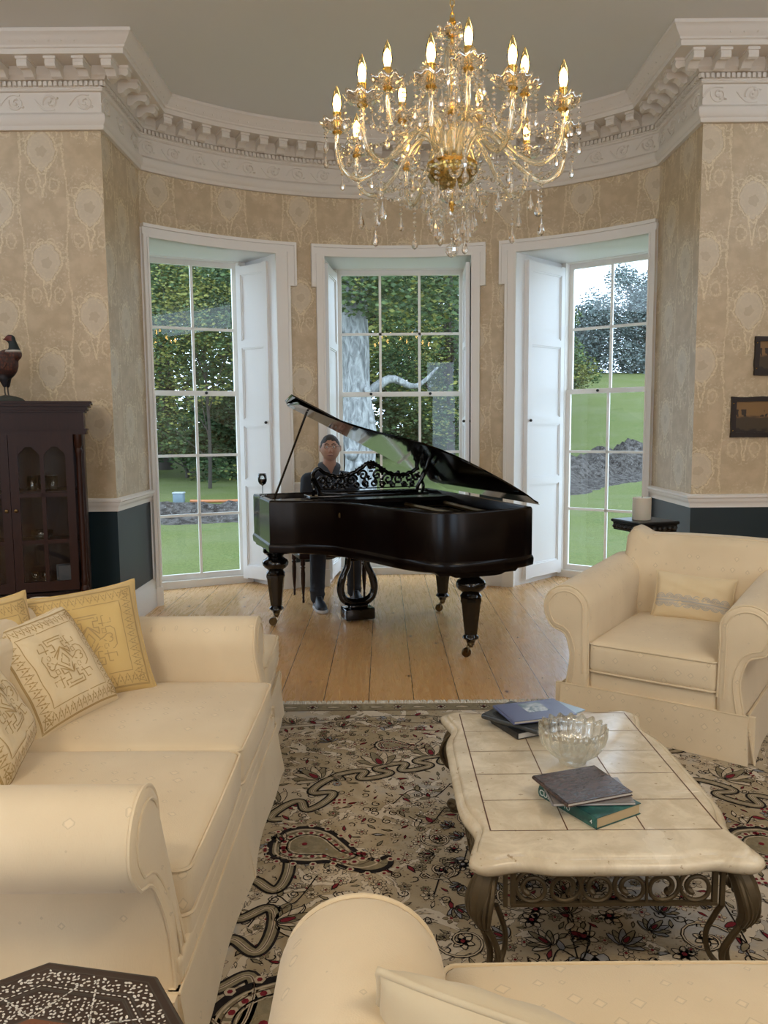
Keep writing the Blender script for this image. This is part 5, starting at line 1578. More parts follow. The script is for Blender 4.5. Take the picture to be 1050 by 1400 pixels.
def ch_arm(parent, R_, zhub, rh, zlow, zcup, phase):
    """an S-shaped twisted glass arm in the local XZ plane, returned as part with its own sub-parts"""
    pts = catmull([(rh, 0, zhub), (rh + .04, 0, zhub + .09), (rh + .10, 0, zhub + .115), (rh + .17, 0, zhub + .06), (R_ * .60, 0, zlow + .06), (R_ * .80, 0, zlow), (R_ * .95, 0, zlow + .035), (R_, 0, zlow + .12), (R_, 0, zcup)], 7)
    mb = MB(); n = 9
    # twisted rope section
    vs = []; P = [Vector(p) for p in pts]; N = len(P)
    for i in range(N):
        d = (P[min(i + 1, N - 1)] - P[max(i - 1, 0)]).normalized(); y = Vector((0, 1, 0)); x = y.cross(d)
        for k in range(12):
            a = 2 * pi * k / 12; rr_ = .0105 * (1 + .16 * cos(4 * (a + i * .22)))
            vs.append(P[i] + x * cos(a) * rr_ + y * sin(a) * rr_)
    mb.add(vs, [(i * 12 + k, i * 12 + (k + 1) % 12, (i + 1) * 12 + (k + 1) % 12, (i + 1) * 12 + k) for i in range(N - 1) for k in range(12)], 0, True)
    arm_ = mb.build('arm', M['arm_glass'], parent, sharp=None)
    c = (R_, 0, zcup)
    mb = MB(); mb.lathe([(.001, -.012), (.016, -.012), (.022, -.004), (.022, .0), (.014, .006), (.014, .014), (.001, .014)], 16, c=c); mb.build('brass_cup', M['brass'], arm_)
    mb = MB(); mb.lathe([(.014, -.004), (.035, .0), (.060, .014), (.074, .036), (.071, .037), (.058, .018), (.035, .005), (.014, .0)], 40, c=c, mod=lambda r, z, a: (r * (1 + (.09 if r > .04 else .0) * cos(8 * a)), z + (.008 * cos(8 * a) if r > .05 else 0)), cap=False); mb.build('drip_pan', M['crystal'], arm_, sharp=None)
    mb = MB(); mb.lathe([(.001, .012), (.017, .012), (.017, .07), (.0185, .072), (.0185, .078), (.001, .078)], 16, c=c); mb.build('candle_tube', M['brass'], arm_)
    mb = MB(); mb.lathe([(.012, .078), (.0135, .084), (.020, .100), (.0225, .116), (.0190, .142), (.010, .168), (.004, .184), (.0005, .190)], 16, c=c, cap=False); bl_ = mb.build('lamp_bulb', M['bulb_glass'], arm_, sharp=None)
    mb = MB(); mb.lathe([(.001, .080), (.0095, .084), (.0155, .100), (.0172, .114), (.0145, .132), (.008, .148), (.0005, .157)], 14, c=c, cap=False); mb.build('glowing_core', M['bulb'], arm_, sharp=None)
    rr_ = random.Random(int(phase))
    for k in range(4):
        a = R(45 + 90 * k); strand(arm_, (R_ + .070 * cos(a), .070 * sin(a), zcup + .022), [5, 3, 6, 4][(k + int(phase)) % 4], dropL=[.045, .035, .05, .04][k], dr=.010)
    # long pendant below the arm
    strand(arm_, (R_ * .8, 0, zlow - .012), 5 + int(phase) % 3, dropL=.055, dr=.0125)
    return arm_
proto_a = ch_arm(CH, .50, 2.785, .055, 2.70, 2.895, 1); proto_b = ch_arm(CH, .50, 2.785, .055, 2.70, 2.895, 2)
for i in range(10):
    src = (proto_a, proto_b)[i % 2]
    o = src if i < 2 else copy_tree(src, CH)
    o.rotation_euler = (0, 0, R(-104 + 36 * i))
proto_c = ch_arm(CH, .31, 2.87, .03, 2.86, 3.035, 3)
for i in range(5):
    o = proto_c if i == 0 else copy_tree(proto_c, CH)
    o.rotation_euler = (0, 0, R(-83 + 72 * i))
# crown with bead chains sweeping down to the arms
mb = MB()
mb.lathe([(.02, 3.29), (.05, 3.295), (.075, 3.31), (.073, 3.315), (.05, 3.30), (.02, 3.295)], 40, mod=lambda r, z, a: (r * (1 + (.12 if r > .04 else 0) * cos(10 * a)), z + (.008 * cos(10 * a) if r > .06 else 0)), cap=False)
mb.build('crown_pan', M['crystal'], CH, sharp=None)
for i in range(10):
    a = R(-104 + 36 * i + 18); b_ = R(-83 + 72 * (i // 2)) if i % 2 == 0 else R(-83 + 72 * ((i + 1) // 2))
    swag(CH, (.07 * cos(a), .07 * sin(a), 3.30), (.20 * cos(a), .20 * sin(a), 2.93), .05, 24, .0075, .4)
    a2 = R(-104 + 36 * i)
    swag(CH, (.20 * cos(a), .20 * sin(a), 2.93), (.45 * cos(a2), .45 * sin(a2), 2.885), .075, 18, .008, .5)
    a3 = R(-104 + 36 * (i + 1))
    swag(CH, (.50 * cos(a2), .50 * sin(a2), 2.86), (.50 * cos(a3), .50 * sin(a3), 2.86), .10, 17, .008, .5)
    strand(CH, (.125 * cos(a), .125 * sin(a), 2.75), 4 + i % 3, dropL=.055, dr=.0125)
for i in range(5):
    a = R(-83 + 72 * i); a3 = R(-83 + 72 * (i + 1))
    swag(CH, (.31 * cos(a), .31 * sin(a), 3.01), (.31 * cos(a3), .31 * sin(a3), 3.01), .12, 18, .008, .5)
    swag(CH, (.06 * cos(a), .06 * sin(a), 3.31), (.29 * cos(a), .29 * sin(a), 3.04), .07, 16, .008, .4)
    strand(CH, (.07 * cos(a), .07 * sin(a), 2.66), 7, dropL=.06, dr=.013)
    # pressed glass leaves standing in the hub
for i in range(10):
    a = R(-86 + 36 * i); mb = MB()
    mb.tube(catmull([(.05 * cos(a), .05 * sin(a), 2.80), (.065 * cos(a), .065 * sin(a), 2.88), (.09 * cos(a), .09 * sin(a), 2.95), (.115 * cos(a), .115 * sin(a), 2.93)], 5), [.008, .010, .012, .013, .013, .013, .012, .011, .010, .009, .008, .007, .006, .005, .004, .003], 7)
    mb.build('glass_leaf', M['arm_glass'], CH, sharp=None)
strand(CH, (0, 0, 2.565), 8, dropL=0)
mb = MB(); mb.add(*(lambda n, m_: ([(.030 * sin(pi * i / m_) * cos(2 * pi * k / n), .030 * sin(pi * i / m_) * sin(2 * pi * k / n), 2.40 - .030 * cos(pi * i / m_)) for i in range(m_ + 1) for k in range(n)], [(i * n + k, i * n + (k + 1) % n, (i + 1) * n + (k + 1) % n, (i + 1) * n + k) for i in range(m_) for k in range(n)]))(12, 7), 0, False)
mb.build('crystal_ball', M['crystal'], CH, sharp=None)

mb = MB(); mb.lathe([(.02, 2.66), (.055, 2.655), (.06, 2.635), (.045, 2.615), (.02, 2.60), (.008, 2.598)], 40, mod=lambda r, z, a: (r * (1 + .05 * cos(12 * a)), z), cap=False)
mb.build('glass_dish', M['crystal'], CH, sharp=None)
for i in range(10):
    a = R(-104 + 36 * i); a2 = a + R(18)
    swag(CH, (.13 * cos(a), .13 * sin(a), 2.74), (.40 * cos(a2), .40 * sin(a2), 2.74), .10, 14, .008, .4)
    strand(CH, (.34 * cos(a2), .34 * sin(a2), 2.72), 3 + i % 4, dropL=.05, dr=.012)
    strand(CH, (.10 * cos(a), .10 * sin(a), 2.665), 4 + (i * 3) % 4, dropL=.055, dr=.013)
# ------------------------------------------------------------------ the pianist and the stool
PROT = R(19.1)
HIP = Vector((-.529, 7.336))
def remeshed(mb, name, mat, parent, voxel, smooth=4, fac=.6):
    o = mb.build(name, mat, None, sharp=None)
    m = o.modifiers.new('r', 'REMESH'); m.mode = 'VOXEL'; m.voxel_size = voxel; m.use_smooth_shade = True
    if smooth:
        m2 = o.modifiers.new('s', 'SMOOTH'); m2.iterations = smooth; m2.factor = fac
    bpy.context.view_layer.update()
    dg = bpy.context.evaluated_depsgraph_get()
    me = bpy.data.meshes.new_from_object(o.evaluated_get(dg))
    me.materials.clear(); me.materials.append(mat)
    o.modifiers.clear(); old = o.data; o.data = me; bpy.data.meshes.remove(old)
    if parent: o.parent = parent
    return o
def seg(mb, a, b, ra, rb, n=14, flat=1.0):
    a, b = Vector(a), Vector(b)
    mb.tube([a.lerp(b, t) for t in (0, .25, .5, .75, 1)], [ra + (rb - ra) * t for t in (0, .25, .5, .75, 1)], n, flat=flat)
    mb.ball(a, ra, n=n); mb.ball(b, rb, n=n)
mt = MT('skin', (.46, .25, .17), .5, Subsurface_Weight=.08); mt.color(mt.mix(mt.noise(mt.coord(), 18, 3), (.42, .22, .15), (.50, .28, .20))); M['skin'] = mt.m
# joints, front is local -Y, x to the photo's right
J = dict(pelvis=(0, 0, .53), waist=(0, -.03, .72), chest=(0, -.06, .95), neck0=(0, -.075, 1.16), head=(0.0, -.135, 1.38),
         shl=(-.19, -.06, 1.10), shr=(.19, -.06, 1.10), ell=(-.25, -.16, .86), elr=(.25, -.16, .86), wrl=(-.17, -.42, .80), wrr=(.17, -.42, .80),
         hil=(-.10, 0, .53), hir=(.10, 0, .53), knl=(-.20, -.42, .545), knr=(.15, -.37, .55), anl=(-.235, -.50, .11), anr=(.145, -.36, .11))
HZC = 1.395; HY = -.135
def head(mb, c, yaw):
    N, K = 56, 44
    vs = []
    for i in range(K + 1):
        th = pi * i / K
        for k in range(N):
            ph = 2 * pi * k / N
            x, y, z = sin(th) * sin(ph), -sin(th) * cos(ph), cos(th)      # y negative = face
            f = max(0, -y)
            rx, ry, rz = .090, .104, .119
            px, py, pz = x * rx, y * ry, z * rz
            low = max(0, -z)
            px *= 1 - .10 * low ** 2.2; 
            if y > 0: pz *= 1 - .1 * low; py *= (1 - .35 * low ** 1.2)
            else: py *= 1 - .02 * low
            def G(a, b, sa, sb): return exp(-((px - a) / sa) ** 2 - ((pz - b) / sb) ** 2) * (1 if y < 0 else 0)
            py -= .030 * G(0, -.022, .013, .016) + .018 * G(0, .004, .010, .022) + .012 * G(0, -.098, .022, .016) + .007 * G(0, -.062, .022, .008) - .004 * G(0, -.052, .02, .004) 
            py += .018 * (G(.030, .012, .016, .012) + G(-.030, .012, .016, .012)) + .004 * G(0, -.075, .02, .006)
            py -= .007 * (G(.028, .032, .022, .008) + G(-.028, .032, .022, .008)) + .005 * (G(.042, -.02, .02, .02) + G(-.042, -.02, .02, .02))
            vs.append((px, py, pz))
    fs = [(i * N + k, i * N + (k + 1) % N, (i + 1) * N + (k + 1) % N, (i + 1) * N + k) for i in range(K) for k in range(N)]
    M0 = mb.M; mb.M = M0 @ Matrix.Translation(c) @ Matrix.Rotation(yaw, 4, 'Z')
    mb.add(vs, fs, 0, True)
    for s_ in (-1, 1):
        mb.ball((s_ * .093, .012, -.004), .02, n=12, sc=(.45, .8, 1.5)); mb.ball((s_ * .096, .02, .012), .012, n=10, sc=(.6, 1, 1.3))
        mb.ball((s_ * .011, -.118, -.034), .009, n=8)
    mb.ball((0, -.100, -.058), .012, n=10, sc=(1.9, .6, .4)); mb.ball((0, -.099, -.068), .012, n=10, sc=(1.6, .6, .5))
    mb.M = M0
HYAW = R(-15)
body = MB()
seg(body, J['pelvis'], J['waist'], .13, .125); seg(body, J['waist'], J['chest'], .125, .14); body.ball((0, -.05, 1.02), .15, n=18, sc=(1.15, .75, .8))
seg(body, (0, -.06, 1.07), J['neck0'], .085, .06); seg(body, J['neck0'], (0, -.115, 1.31), .064, .060)
for s_ in ('l', 'r'):
    seg(body, (J['sh' + s_][0] * .35, -.06, 1.12), J['sh' + s_], .055, .058); seg(body, J['sh' + s_], J['el' + s_], .054, .040); seg(body, J['el' + s_], J['wr' + s_], .041, .026)
    seg(body, J['hi' + s_], J['kn' + s_], .088, .058); seg(body, J['kn' + s_], J['an' + s_], .056, .034); a = J['an' + s_]; seg(body, (a[0], a[1] + .02, .06), (a[0], a[1] - .12, .045), .036, .032)
    # hand on the keys: palm, four curled fingers of different length, thumb from the side
    w = Vector(J['wr' + s_]); sg = 1 if s_ == 'l' else -1
    body.M = Matrix.Translation(w)
    body.rbox(-.040, .040, -.095, .01, -.014, .014, .013)
    for k, L in enumerate((.068, .080, .086, .078) if s_ == 'r' else (.078, .086, .080, .068)):
        x_ = -.032 + .0215 * k
        body.tube([(x_, -.085, .0), (x_ * 1.08, -.085 - L * .45, .012), (x_ * 1.12, -.085 - L * .8, -.004), (x_ * 1.13, -.085 - L * .92, -.026)], [.0095, .0088, .008, .0072], 8)
        body.ball((x_ * 1.13, -.085 - L * .92, -.026), .0075, n=8)
    body.tube([(sg * .03, -.02, -.002), (sg * .052, -.05, -.006), (sg * .058, -.078, -.016)], [.013, .011, .009], 8); body.ball((sg * .058, -.080, -.017), .009, n=8)
    body.M = Matrix()
head(body, (0, HY, HZC), HYAW)
PB = remeshed(body, 'person', M['skin'], None, .0055, 1, .5)
PB.location = (HIP.x, HIP.y, 0); PB.rotation_euler = (0, 0, PROT)
tag(PB, 'person with short dark hair and glasses in a dark jacket, seated playing behind the piano', 'person')
# jacket, open at the collar
mt = MT('dark_jacket_cloth', rough=.85); mt.color(mt.mix(mt.noise(mt.coord(), 14, 3), (.010, .012, .018), (.020, .022, .030))); M['jacket'] = mt.m
mt = MT('dark_trouser_cloth', rough=.85); mt.color(mt.mix(mt.noise(mt.coord(), 9, 3), (.018, .019, .024), (.035, .036, .044))); mt.bump(mt.noise(mt.coord(), 16, 2), .4, .02); M['trousers'] = mt.m
jk = MB()
seg(jk, (0, 0, .50), J['waist'], .155, .15); seg(jk, J['waist'], J['chest'], .15, .158); jk.ball((0, -.05, 1.02), .165, n=20, sc=(1.2, .80, .82))
for s_ in ('l', 'r'):
    seg(jk, (J['sh' + s_][0] * .25, -.055, 1.125), (J['sh' + s_][0], -.06, 1.095), .072, .078); seg(jk, J['sh' + s_], J['el' + s_], .075, .056); seg(jk, J['el' + s_], J['wr' + s_], .056, .038)
remeshed(jk, 'jacket', M['jacket'], PB, .011, 6, .6)
mb = MB()
n = 22
for s_ in (-1, 1):
    pts = [(s_ * .012, -.16, 1.11), (s_ * .05, -.155, 1.19), (s_ * .078, -.11, 1.235), (s_ * .068, -.05, 1.25), (s_ * .02, -.015, 1.25)]
    mb.tube(catmull(pts, 5), [.016] * 21, 8, flat=1.8)
mb.build('collar', MT('grey_shirt_collar', (.05, .055, .065), .8).m, PB)
tr = MB()
tr.ball((0, 0, .53), .15, n=18, sc=(1.15, .95, .7))
for s_ in ('l', 'r'):
    seg(tr, J['hi' + s_], J['kn' + s_], .105, .078); a = J['an' + s_]; seg(tr, J['kn' + s_], (a[0], a[1] + .01, .10), .076, .062)
    for k in range(3): tr.ball((a[0] + .01 * (-1) ** k, a[1] + .0, .13 + .035 * k), .064, n=12, sc=(1, 1, .35))
remeshed(tr, 'trousers', M['trousers'], PB, .011, 5, .5)
for s_ in ('l', 'r'):
    a = J['an' + s_]; mb = MB()
    def shoe_ring(z, g): return [(a[0] + g * q[0], a[1] - .06 + g * q[1], z) for q in c2([(0, .115), (.036, .09), (.036, .02), (.048, -.06), (.042, -.12), (0, -.15), (-.042, -.12), (-.048, -.06), (-.036, .02), (-.036, .09)], 3, True)]
    mb.loft([shoe_ring(.001, .96), shoe_ring(.008, 1.02), shoe_ring(.026, 1.03), shoe_ring(.032, .99)], 1)
    rr_ = []
    for z, g, sh_ in ((.030, .98, 0), (.055, .95, .004), (.075, .82, .018), (.095, .62, .04), (.115, .52, .05), (.125, .48, .052)): rr_.append([(x, y + sh_, zz) for x, y, zz in shoe_ring(z, g)])
    mb.loft(rr_, 0)
    for k in range(4): mb.tube([(a[0] - .018, a[1] - .075 - .018 * k + .02, .088 - .008 * k), (a[0] + .018, a[1] - .075 - .018 * k + .02, .088 - .008 * k)], .003, 5, 1)
    mb.build('shoe', [MT('black_shoe', (.015, .018, .024), .5).m, MT('white_shoe_sole', (.55, .56, .58), .5).m], PB)
# hair: a close cap with a ragged hairline
hr = MB(); M0 = Matrix.Translation((0, HY, HZC)) @ Matrix.Rotation(HYAW, 4, 'Z'); hr.M = M0
N, K = 64, 30; vs = []; 
for i in range(K + 1):
    for k in range(N):
        ph = 2 * pi * k / N; front = max(0, cos(ph)); side = abs(sin(ph))
        thmax = pi * (.60 - .30 * front ** 1.1 - .03 * side ** 8) + .03 * sin(ph * 9) + .05 * noise.noise(Vector((sin(ph) * 6, cos(ph) * 6, 1)))
        th = thmax * i / K
        x, y, z = sin(th) * sin(ph), -sin(th) * cos(ph), cos(th)
        g = 1.03 + .012 * noise.noise(Vector((x * 5, y * 5, z * 5))) * 2 - .035 * (i / K) ** 4
        vs.append((x * .090 * g, y * .104 * g, z * .119 * g + .001))
hr.add(vs, [(i * N + k, i * N + (k + 1) % N, (i + 1) * N + (k + 1) % N, (i + 1) * N + k) for i in range(K) for k in range(N)], 0, True)
mt = MT('short_dark_hair', rough=.7); mt.color(mt.mix(mt.noise(mt.coord(scale=(1, 1, .3)), 120, 2), (.012, .010, .009), (.055, .048, .044))); hr.build('hair', mt.m, PB, sharp=None)
for s_ in (-1, 1):
    mb = MB(); mb.M = M0.copy(); mb.ball((s_ * .030, -.083, .012), .012, 0, 14); mb.ball((s_ * .030, -.0925, .012), .0055, 1, 10, sc=(1, .5, 1)); mb.build('eye', [MT('eye_white', (.6, .58, .55), .3).m, M['knob']], PB)
mb = MB(); mb.M = M0.copy()
for s_ in (-1, 1):
    mb.tube([(s_ * (.031 + .023 * cos(a)), -.112 + .003 * abs(cos(a)), .010 + .016 * sin(a)) for a in [2 * pi * k / 20 for k in range(20)]], .0014, 6, closed=True)
    mb.tube([(s_ * .054, -.110, .014), (s_ * .086, -.085, .016), (s_ * .099, -.02, .012), (s_ * .099, .01, .004)], .0014, 6)
mb.tube([(-.008, -.113, .014), (0, -.117, .018), (.008, -.113, .014)], .0014, 6)
mb.build('glasses', MT('thin_metal_frame', (.25, .24, .22), .25, 1.0).m, PB)
mb = MB(); mb.M = M0.copy()
for s_ in (-1, 1): mb.tube(catmull([(s_ * .012, -.107, .034), (s_ * .03, -.104, .041), (s_ * .050, -.088, .034)], 4), .0032, 6)
mb.build('eyebrow', mt.m, PB)
mb = MB(); mb.M = M0.copy(); mb.tube(catmull([(-.026, -.098, -.064), (-.010, -.1105, -.0605), (0, -.1115, -.062), (.010, -.1105, -.0605), (.026, -.098, -.064)], 3), [.002, .003, .0035, .004, .004, .004, .004, .004, .004, .004, .0035, .003, .002], 6)
mb.build('lips', MT('dull_red_lips', (.22, .07, .06), .5).m, PB)

# piano stool with turned legs
STL = thing('piano_stool', 'dark wooden stool with thin turned legs under the pianist', 'stool', (HIP.x, HIP.y, 0), PROT)
mb = MB(); mb.rbox(-.33, .33, -.24, .20, .40, .46, .02); mb.build('stool_frame', M['mahogany'], STL)
mb = MB(); mb.rbox(-.325, .325, -.235, .195, .455, .475, .01); mb.build('stool_seat', MT('dark_stool_leather', (.03, .015, .012), .4).m, STL)
for sx in (-.29, .29):
    for sy in (-.20, .16):
        mb = MB(); mb.lathe([(.001, .0), (.010, .0), (.012, .01), (.009, .03), (.012, .05), (.008, .06), (.012, .09), (.019, .18), (.021, .27), (.017, .31), (.024, .325), (.013, .335), (.022, .345), (.022, .41), (.001, .41)], 16, c=(sx, sy, 0)); mb.build('leg', M['mahogany'], STL)
# ------------------------------------------------------------------ glazed cabinet on the left
CF = 5.62; CB = 6.02; CX0, CX1 = -3.10, -2.125; CZ = 1.775
CROT = R(19)
GC_ = thing('display_cabinet', 'dark mahogany glazed display cabinet against the left wall', 'cabinet', (CX1, CF, 0), CROT)
ox = CX1; oy = CF
def cab(): q = MB(); q.M = Matrix.Translation((-ox, -oy, 0)); return q
c = cab()
c.box(CX0, CX0 + .025, CF, CB, .08, 1.66); c.box(CX1 - .025, CX1, CF, CB, .08, 1.66); c.box(CX0, CX1, CB - .015, CB, .08, 1.66)
c.box(CX0, CX1, CF, CB, .08, .40)
for z in (.40, .765, 1.13): c.box(CX0 + .02, CX1 - .02, CF + .03, CB - .015, z, z + .018)
c.box(CX0, CX1, CF, CB, 1.56, 1.66); c.box(CX0 - .01, CX1 + .01, CF - .012, CB, 0, .10)
c.build('carcass', M['mahogany'], GC_)
c = cab()
for (z0, z1, e) in ((1.545, 1.575, .02), (1.575, 1.585, .03), (1.585, 1.70, .008), (1.70, 1.715, .022), (1.715, 1.74, .035), (1.74, 1.76, .055), (1.76, CZ, .065)): c.box(CX0 - e, CX1 + e, CF - e, CB, z0, z1)
c.build('cornice', M['mahogany'], GC_)
for sx in (CX0 + .035, CX1 - .035):
    c = cab(); c.lathe([(.001, .42), (.028, .42), (.03, .45), (.02, .47), (.026, .50), (.022, .52), (.019, .55), (.021, 1.0), (.019, 1.38), (.022, 1.41), (.027, 1.43), (.02, 1.45), (.028, 1.47), (.03, 1.545), (.001, 1.545)], 20, c=(sx, CF - .018, 0)); c.build('turned_column', M['mahogany'], GC_)
mid = (CX0 + CX1) / 2
for x0, x1, s_ in ((CX0 + .07, mid - .002, 1), (mid + .002, CX1 - .07, -1)):
    c = cab(); f0, f1 = CF - .022, CF
    st = .055
    c.box(x0, x0 + st, f0, f1, .44, 1.545); c.box(x1 - st, x1, f0, f1, .44, 1.545); c.box(x0 + st, x1 - st, f0, f1, .44, .51); c.box(x0 + st, x1 - st, f0, f1, 1.46, 1.545)
    gx0, gx1 = x0 + st, x1 - st; gm = (gx0 + gx1) / 2
    c.box(gm - .013, gm + .013, f0 + .003, f1 - .002, .51, 1.46)
    for z in (.78, 1.11): c.box(gx0, gx1, f0 + .003, f1 - .002, z, z + .028)
    for a, b_ in ((gx0, gm - .013), (gm + .013, gx1)):     # arched heads
        K = 12; top_ = [(a + (b_ - a) * i / K, 1.40 + .05 * sin(pi * i / K) ** .7 + (.012 if 3 < i < 9 else 0)) for i in range(K + 1)]
        c.loft([[(p[0], f0 + .004, p[1]) for p in top_] + [(b_, f0 + .004, 1.465), (a, f0 + .004, 1.465)], [(p[0], f1 - .004, p[1]) for p in top_] + [(b_, f1 - .004, 1.465), (a, f1 - .004, 1.465)]], 0, True, False)
    d = c.build('door', M['mahogany'], GC_)
    g = cab(); g.quad((gx0, CF - .008, .5), (gx1, CF - .008, .5), (gx1, CF - .008, 1.47), (gx0, CF - .008, 1.47)); g.build('door_glass', M['pane'], d)
    kx_ = x1 - .028 if s_ > 0 else x0 + .028
    g = cab(); g.M = g.M @ Matrix.Translation((kx_, f0, 1.02)) @ Matrix.Rotation(R(90), 4, 'X'); g.lathe([(.001, 0), (.006, 0), (.006, .008), (.013, .014), (.012, .02), (.001, .024)], 14); g.build('knob', M['old_brass'], d)
# glassware and a photo frame inside
def incab(x, y, z):
    v = Matrix.Rotation(CROT, 3, 'Z') @ Vector((x - CX1, y - CF, 0)); return (CX1 + v.x, CF + v.y, z)
WHICH = ('leftmost', 'middle', 'rightmost')
def vessel(name, label, cat, prof, loc, mat, group=None, mod=None):
    g = MB(); g.lathe(prof, 24, mod=mod); o = g.build(name, mat, sharp=None); o.location = loc; return tag(o, label, cat, group)
GL = [(.001, 0), (.03, 0), (.032, .004), (.033, .10), (.031, .10), (.030, .006), (.001, .006)]
for i, x_ in enumerate((-2.49, -2.42, -2.35)): vessel('tumbler', WHICH[i] + ' of three cut glass tumblers on the upper cabinet shelf', 'glass', GL, incab(x_, 5.80 + .03 * (i % 2), 1.149), M['bowl_glass'], 'glass tumblers on the upper cabinet shelf', lambda r, z, a: (r * (1 + .03 * cos(12 * a)), z))
vessel('glass_dish', 'round glass dish on the middle shelf behind the right cabinet door', 'dish', [(.001, 0), (.04, 0), (.07, .03), (.075, .07), (.072, .07), (.066, .032), (.04, .01), (.001, .01)], incab(-2.44, 5.80, .784), M['bowl_glass'], None, lambda r, z, a: (r * (1 + .04 * cos(14 * a)), z))
for i, x_ in enumerate((-2.50, -2.43)): vessel('sherry_glass', ('left', 'right')[i] + ' one of two small stemmed glasses on the bottom cabinet shelf', 'glass', [(.001, 0), (.03, 0), (.005, .006), (.004, .06), (.028, .09), (.032, .13), (.030, .13), (.025, .09), (.001, .075)], incab(x_, 5.80, .419), M['bowl_glass'], 'stemmed glasses on the bottom cabinet shelf')
g = thing('photo_frame', 'small framed picture leaning at the right of the bottom cabinet shelf', 'picture frame', incab(-2.29, 5.86, .419), R(27))
mb = MB(); mb.M = Matrix.Rotation(R(-10), 4, 'X')
for a in ((-.07, -.055, 0, .17), (.055, .07, 0, .17), (-.07, .07, 0, .015), (-.07, .07, .155, .17)): mb.box(a[0], a[1], -.006, .006, a[2], a[3])
mb.build('frame', M['black'], g)
mb = MB(); mb.M = Matrix.Rotation(R(-10), 4, 'X'); mb.box(-.055, .055, -.001, .004, .015, .155); mb.build('print', MT('grey_print', (.2, .2, .2), .5).m, g)

# ------------------------------------------------------------------ stuffed pheasant on the cabinet
PH = thing('stuffed_pheasant', 'stuffed cock pheasant on a small mound standing on top of the cabinet', 'pheasant', (-2.675, 5.66, CZ + .001))
body = MB()
body.M = Matrix.Scale(1.28, 4)
def ell(c_, r, sc, rot=0): 
    M0 = body.M; body.M = M0 @ Matrix.Translation(c_) @ Matrix.Rotation(rot, 4, 'Y'); body.ball((0, 0, 0), r, n=20, sc=sc); body.M = M0
ell((-.05, 0, .195), .075, (1.45, .85, 1.0), R(-18)); ell((.012, 0, .205), .070, (.92, .85, 1.2), R(10)); ell((-.14, 0, .17), .055, (1.5, .8, .8), R(12))
seg(body, (.065, 0, .26), (.055, -.002, .325), .036, .021, 14); ell((.045, -.006, .345), .024, (1.15, .85, .95)); seg(body, (.025, -.010, .344), (.004, -.015, .338), .008, .003, 8)
seg(body, (.0, .02, .13), (.005, .02, .09), .026, .012); seg(body, (.0, -.02, .13), (.005, -.02, .09), .026, .012)
seg(body, (-.17, 0, .165), (-.42, 0, .20), .03, .007, 10)
body.M = Matrix()
mt = MT('pheasant_plumage', rough=.6)
x, y, z = mt.xyz(mt.coord())
f = mt.voro(mt.coord(scale=(1, 1, .7)), 60, .6)
c_ = mt.mix(f.step(.1, .6), (.10, .022, .008), (.035, .010, .006))
c_ = mt.mix(z.step(.34, .36) * z.lt(.395) * x.gt(.03), c_, (.55, .52, .47)); c_ = mt.mix(z.gt(.362), c_, (.008, .018, .020)); c_ = mt.mix((z - .443).ab().lt(.018) * x.lt(.075), c_, (.13, .03, .025)); c_ = mt.mix(z.step(.22, .17), c_, (.010, .008, .012))
mt.color(c_)
bo = remeshed(body, 'bird_body', mt.m, PH, .008, 3, .5)
mb = MB()
for s_ in (-1, 1):
    mb.tube([(.005, s_ * .022, .125), (.006, s_ * .024, .07), (.01, s_ * .024, .045)], .0055, 8)
    for a in (-30, 0, 30, 180): mb.tube([(.01, s_ * .024, .047), (.01 + .03 * cos(R(a)), s_ * .024 + .03 * sin(R(a)), .040)], .0035, 6)
mb.build('bird_legs', MT('horn_grey_leg', (.07, .055, .04), .6).m, PH)
mb = MB(); mb.lathe([(.001, 0), (.115, 0), (.118, .008), (.10, .026), (.06, .04), (.001, .044)], 28, mod=lambda r, z, a: (r * (1 + .06 * sin(3 * a) + .03 * sin(7 * a)), z)); mb.build('base', MT('mossy_mound', (.05, .055, .045), .9).m, PH)
mb = MB()
for s_ in (-1, 1):
    mb.loft([[(.06 + dx * 1.0, s_ * (.072 - abs(dz) * .15), .27 + dz) for dx, dz in ((0, 0), (-.05, .035), (-.13, .03), (-.22, -.02), (-.12, -.045), (-.03, -.04))], [(.06 + dx, s_ * (.080 - abs(dz) * .1), .27 + dz) for dx, dz in ((0, 0), (-.05, .035), (-.13, .03), (-.22, -.02), (-.12, -.045), (-.03, -.04))]], 0)
mb.build('wing', mt.m, PH)

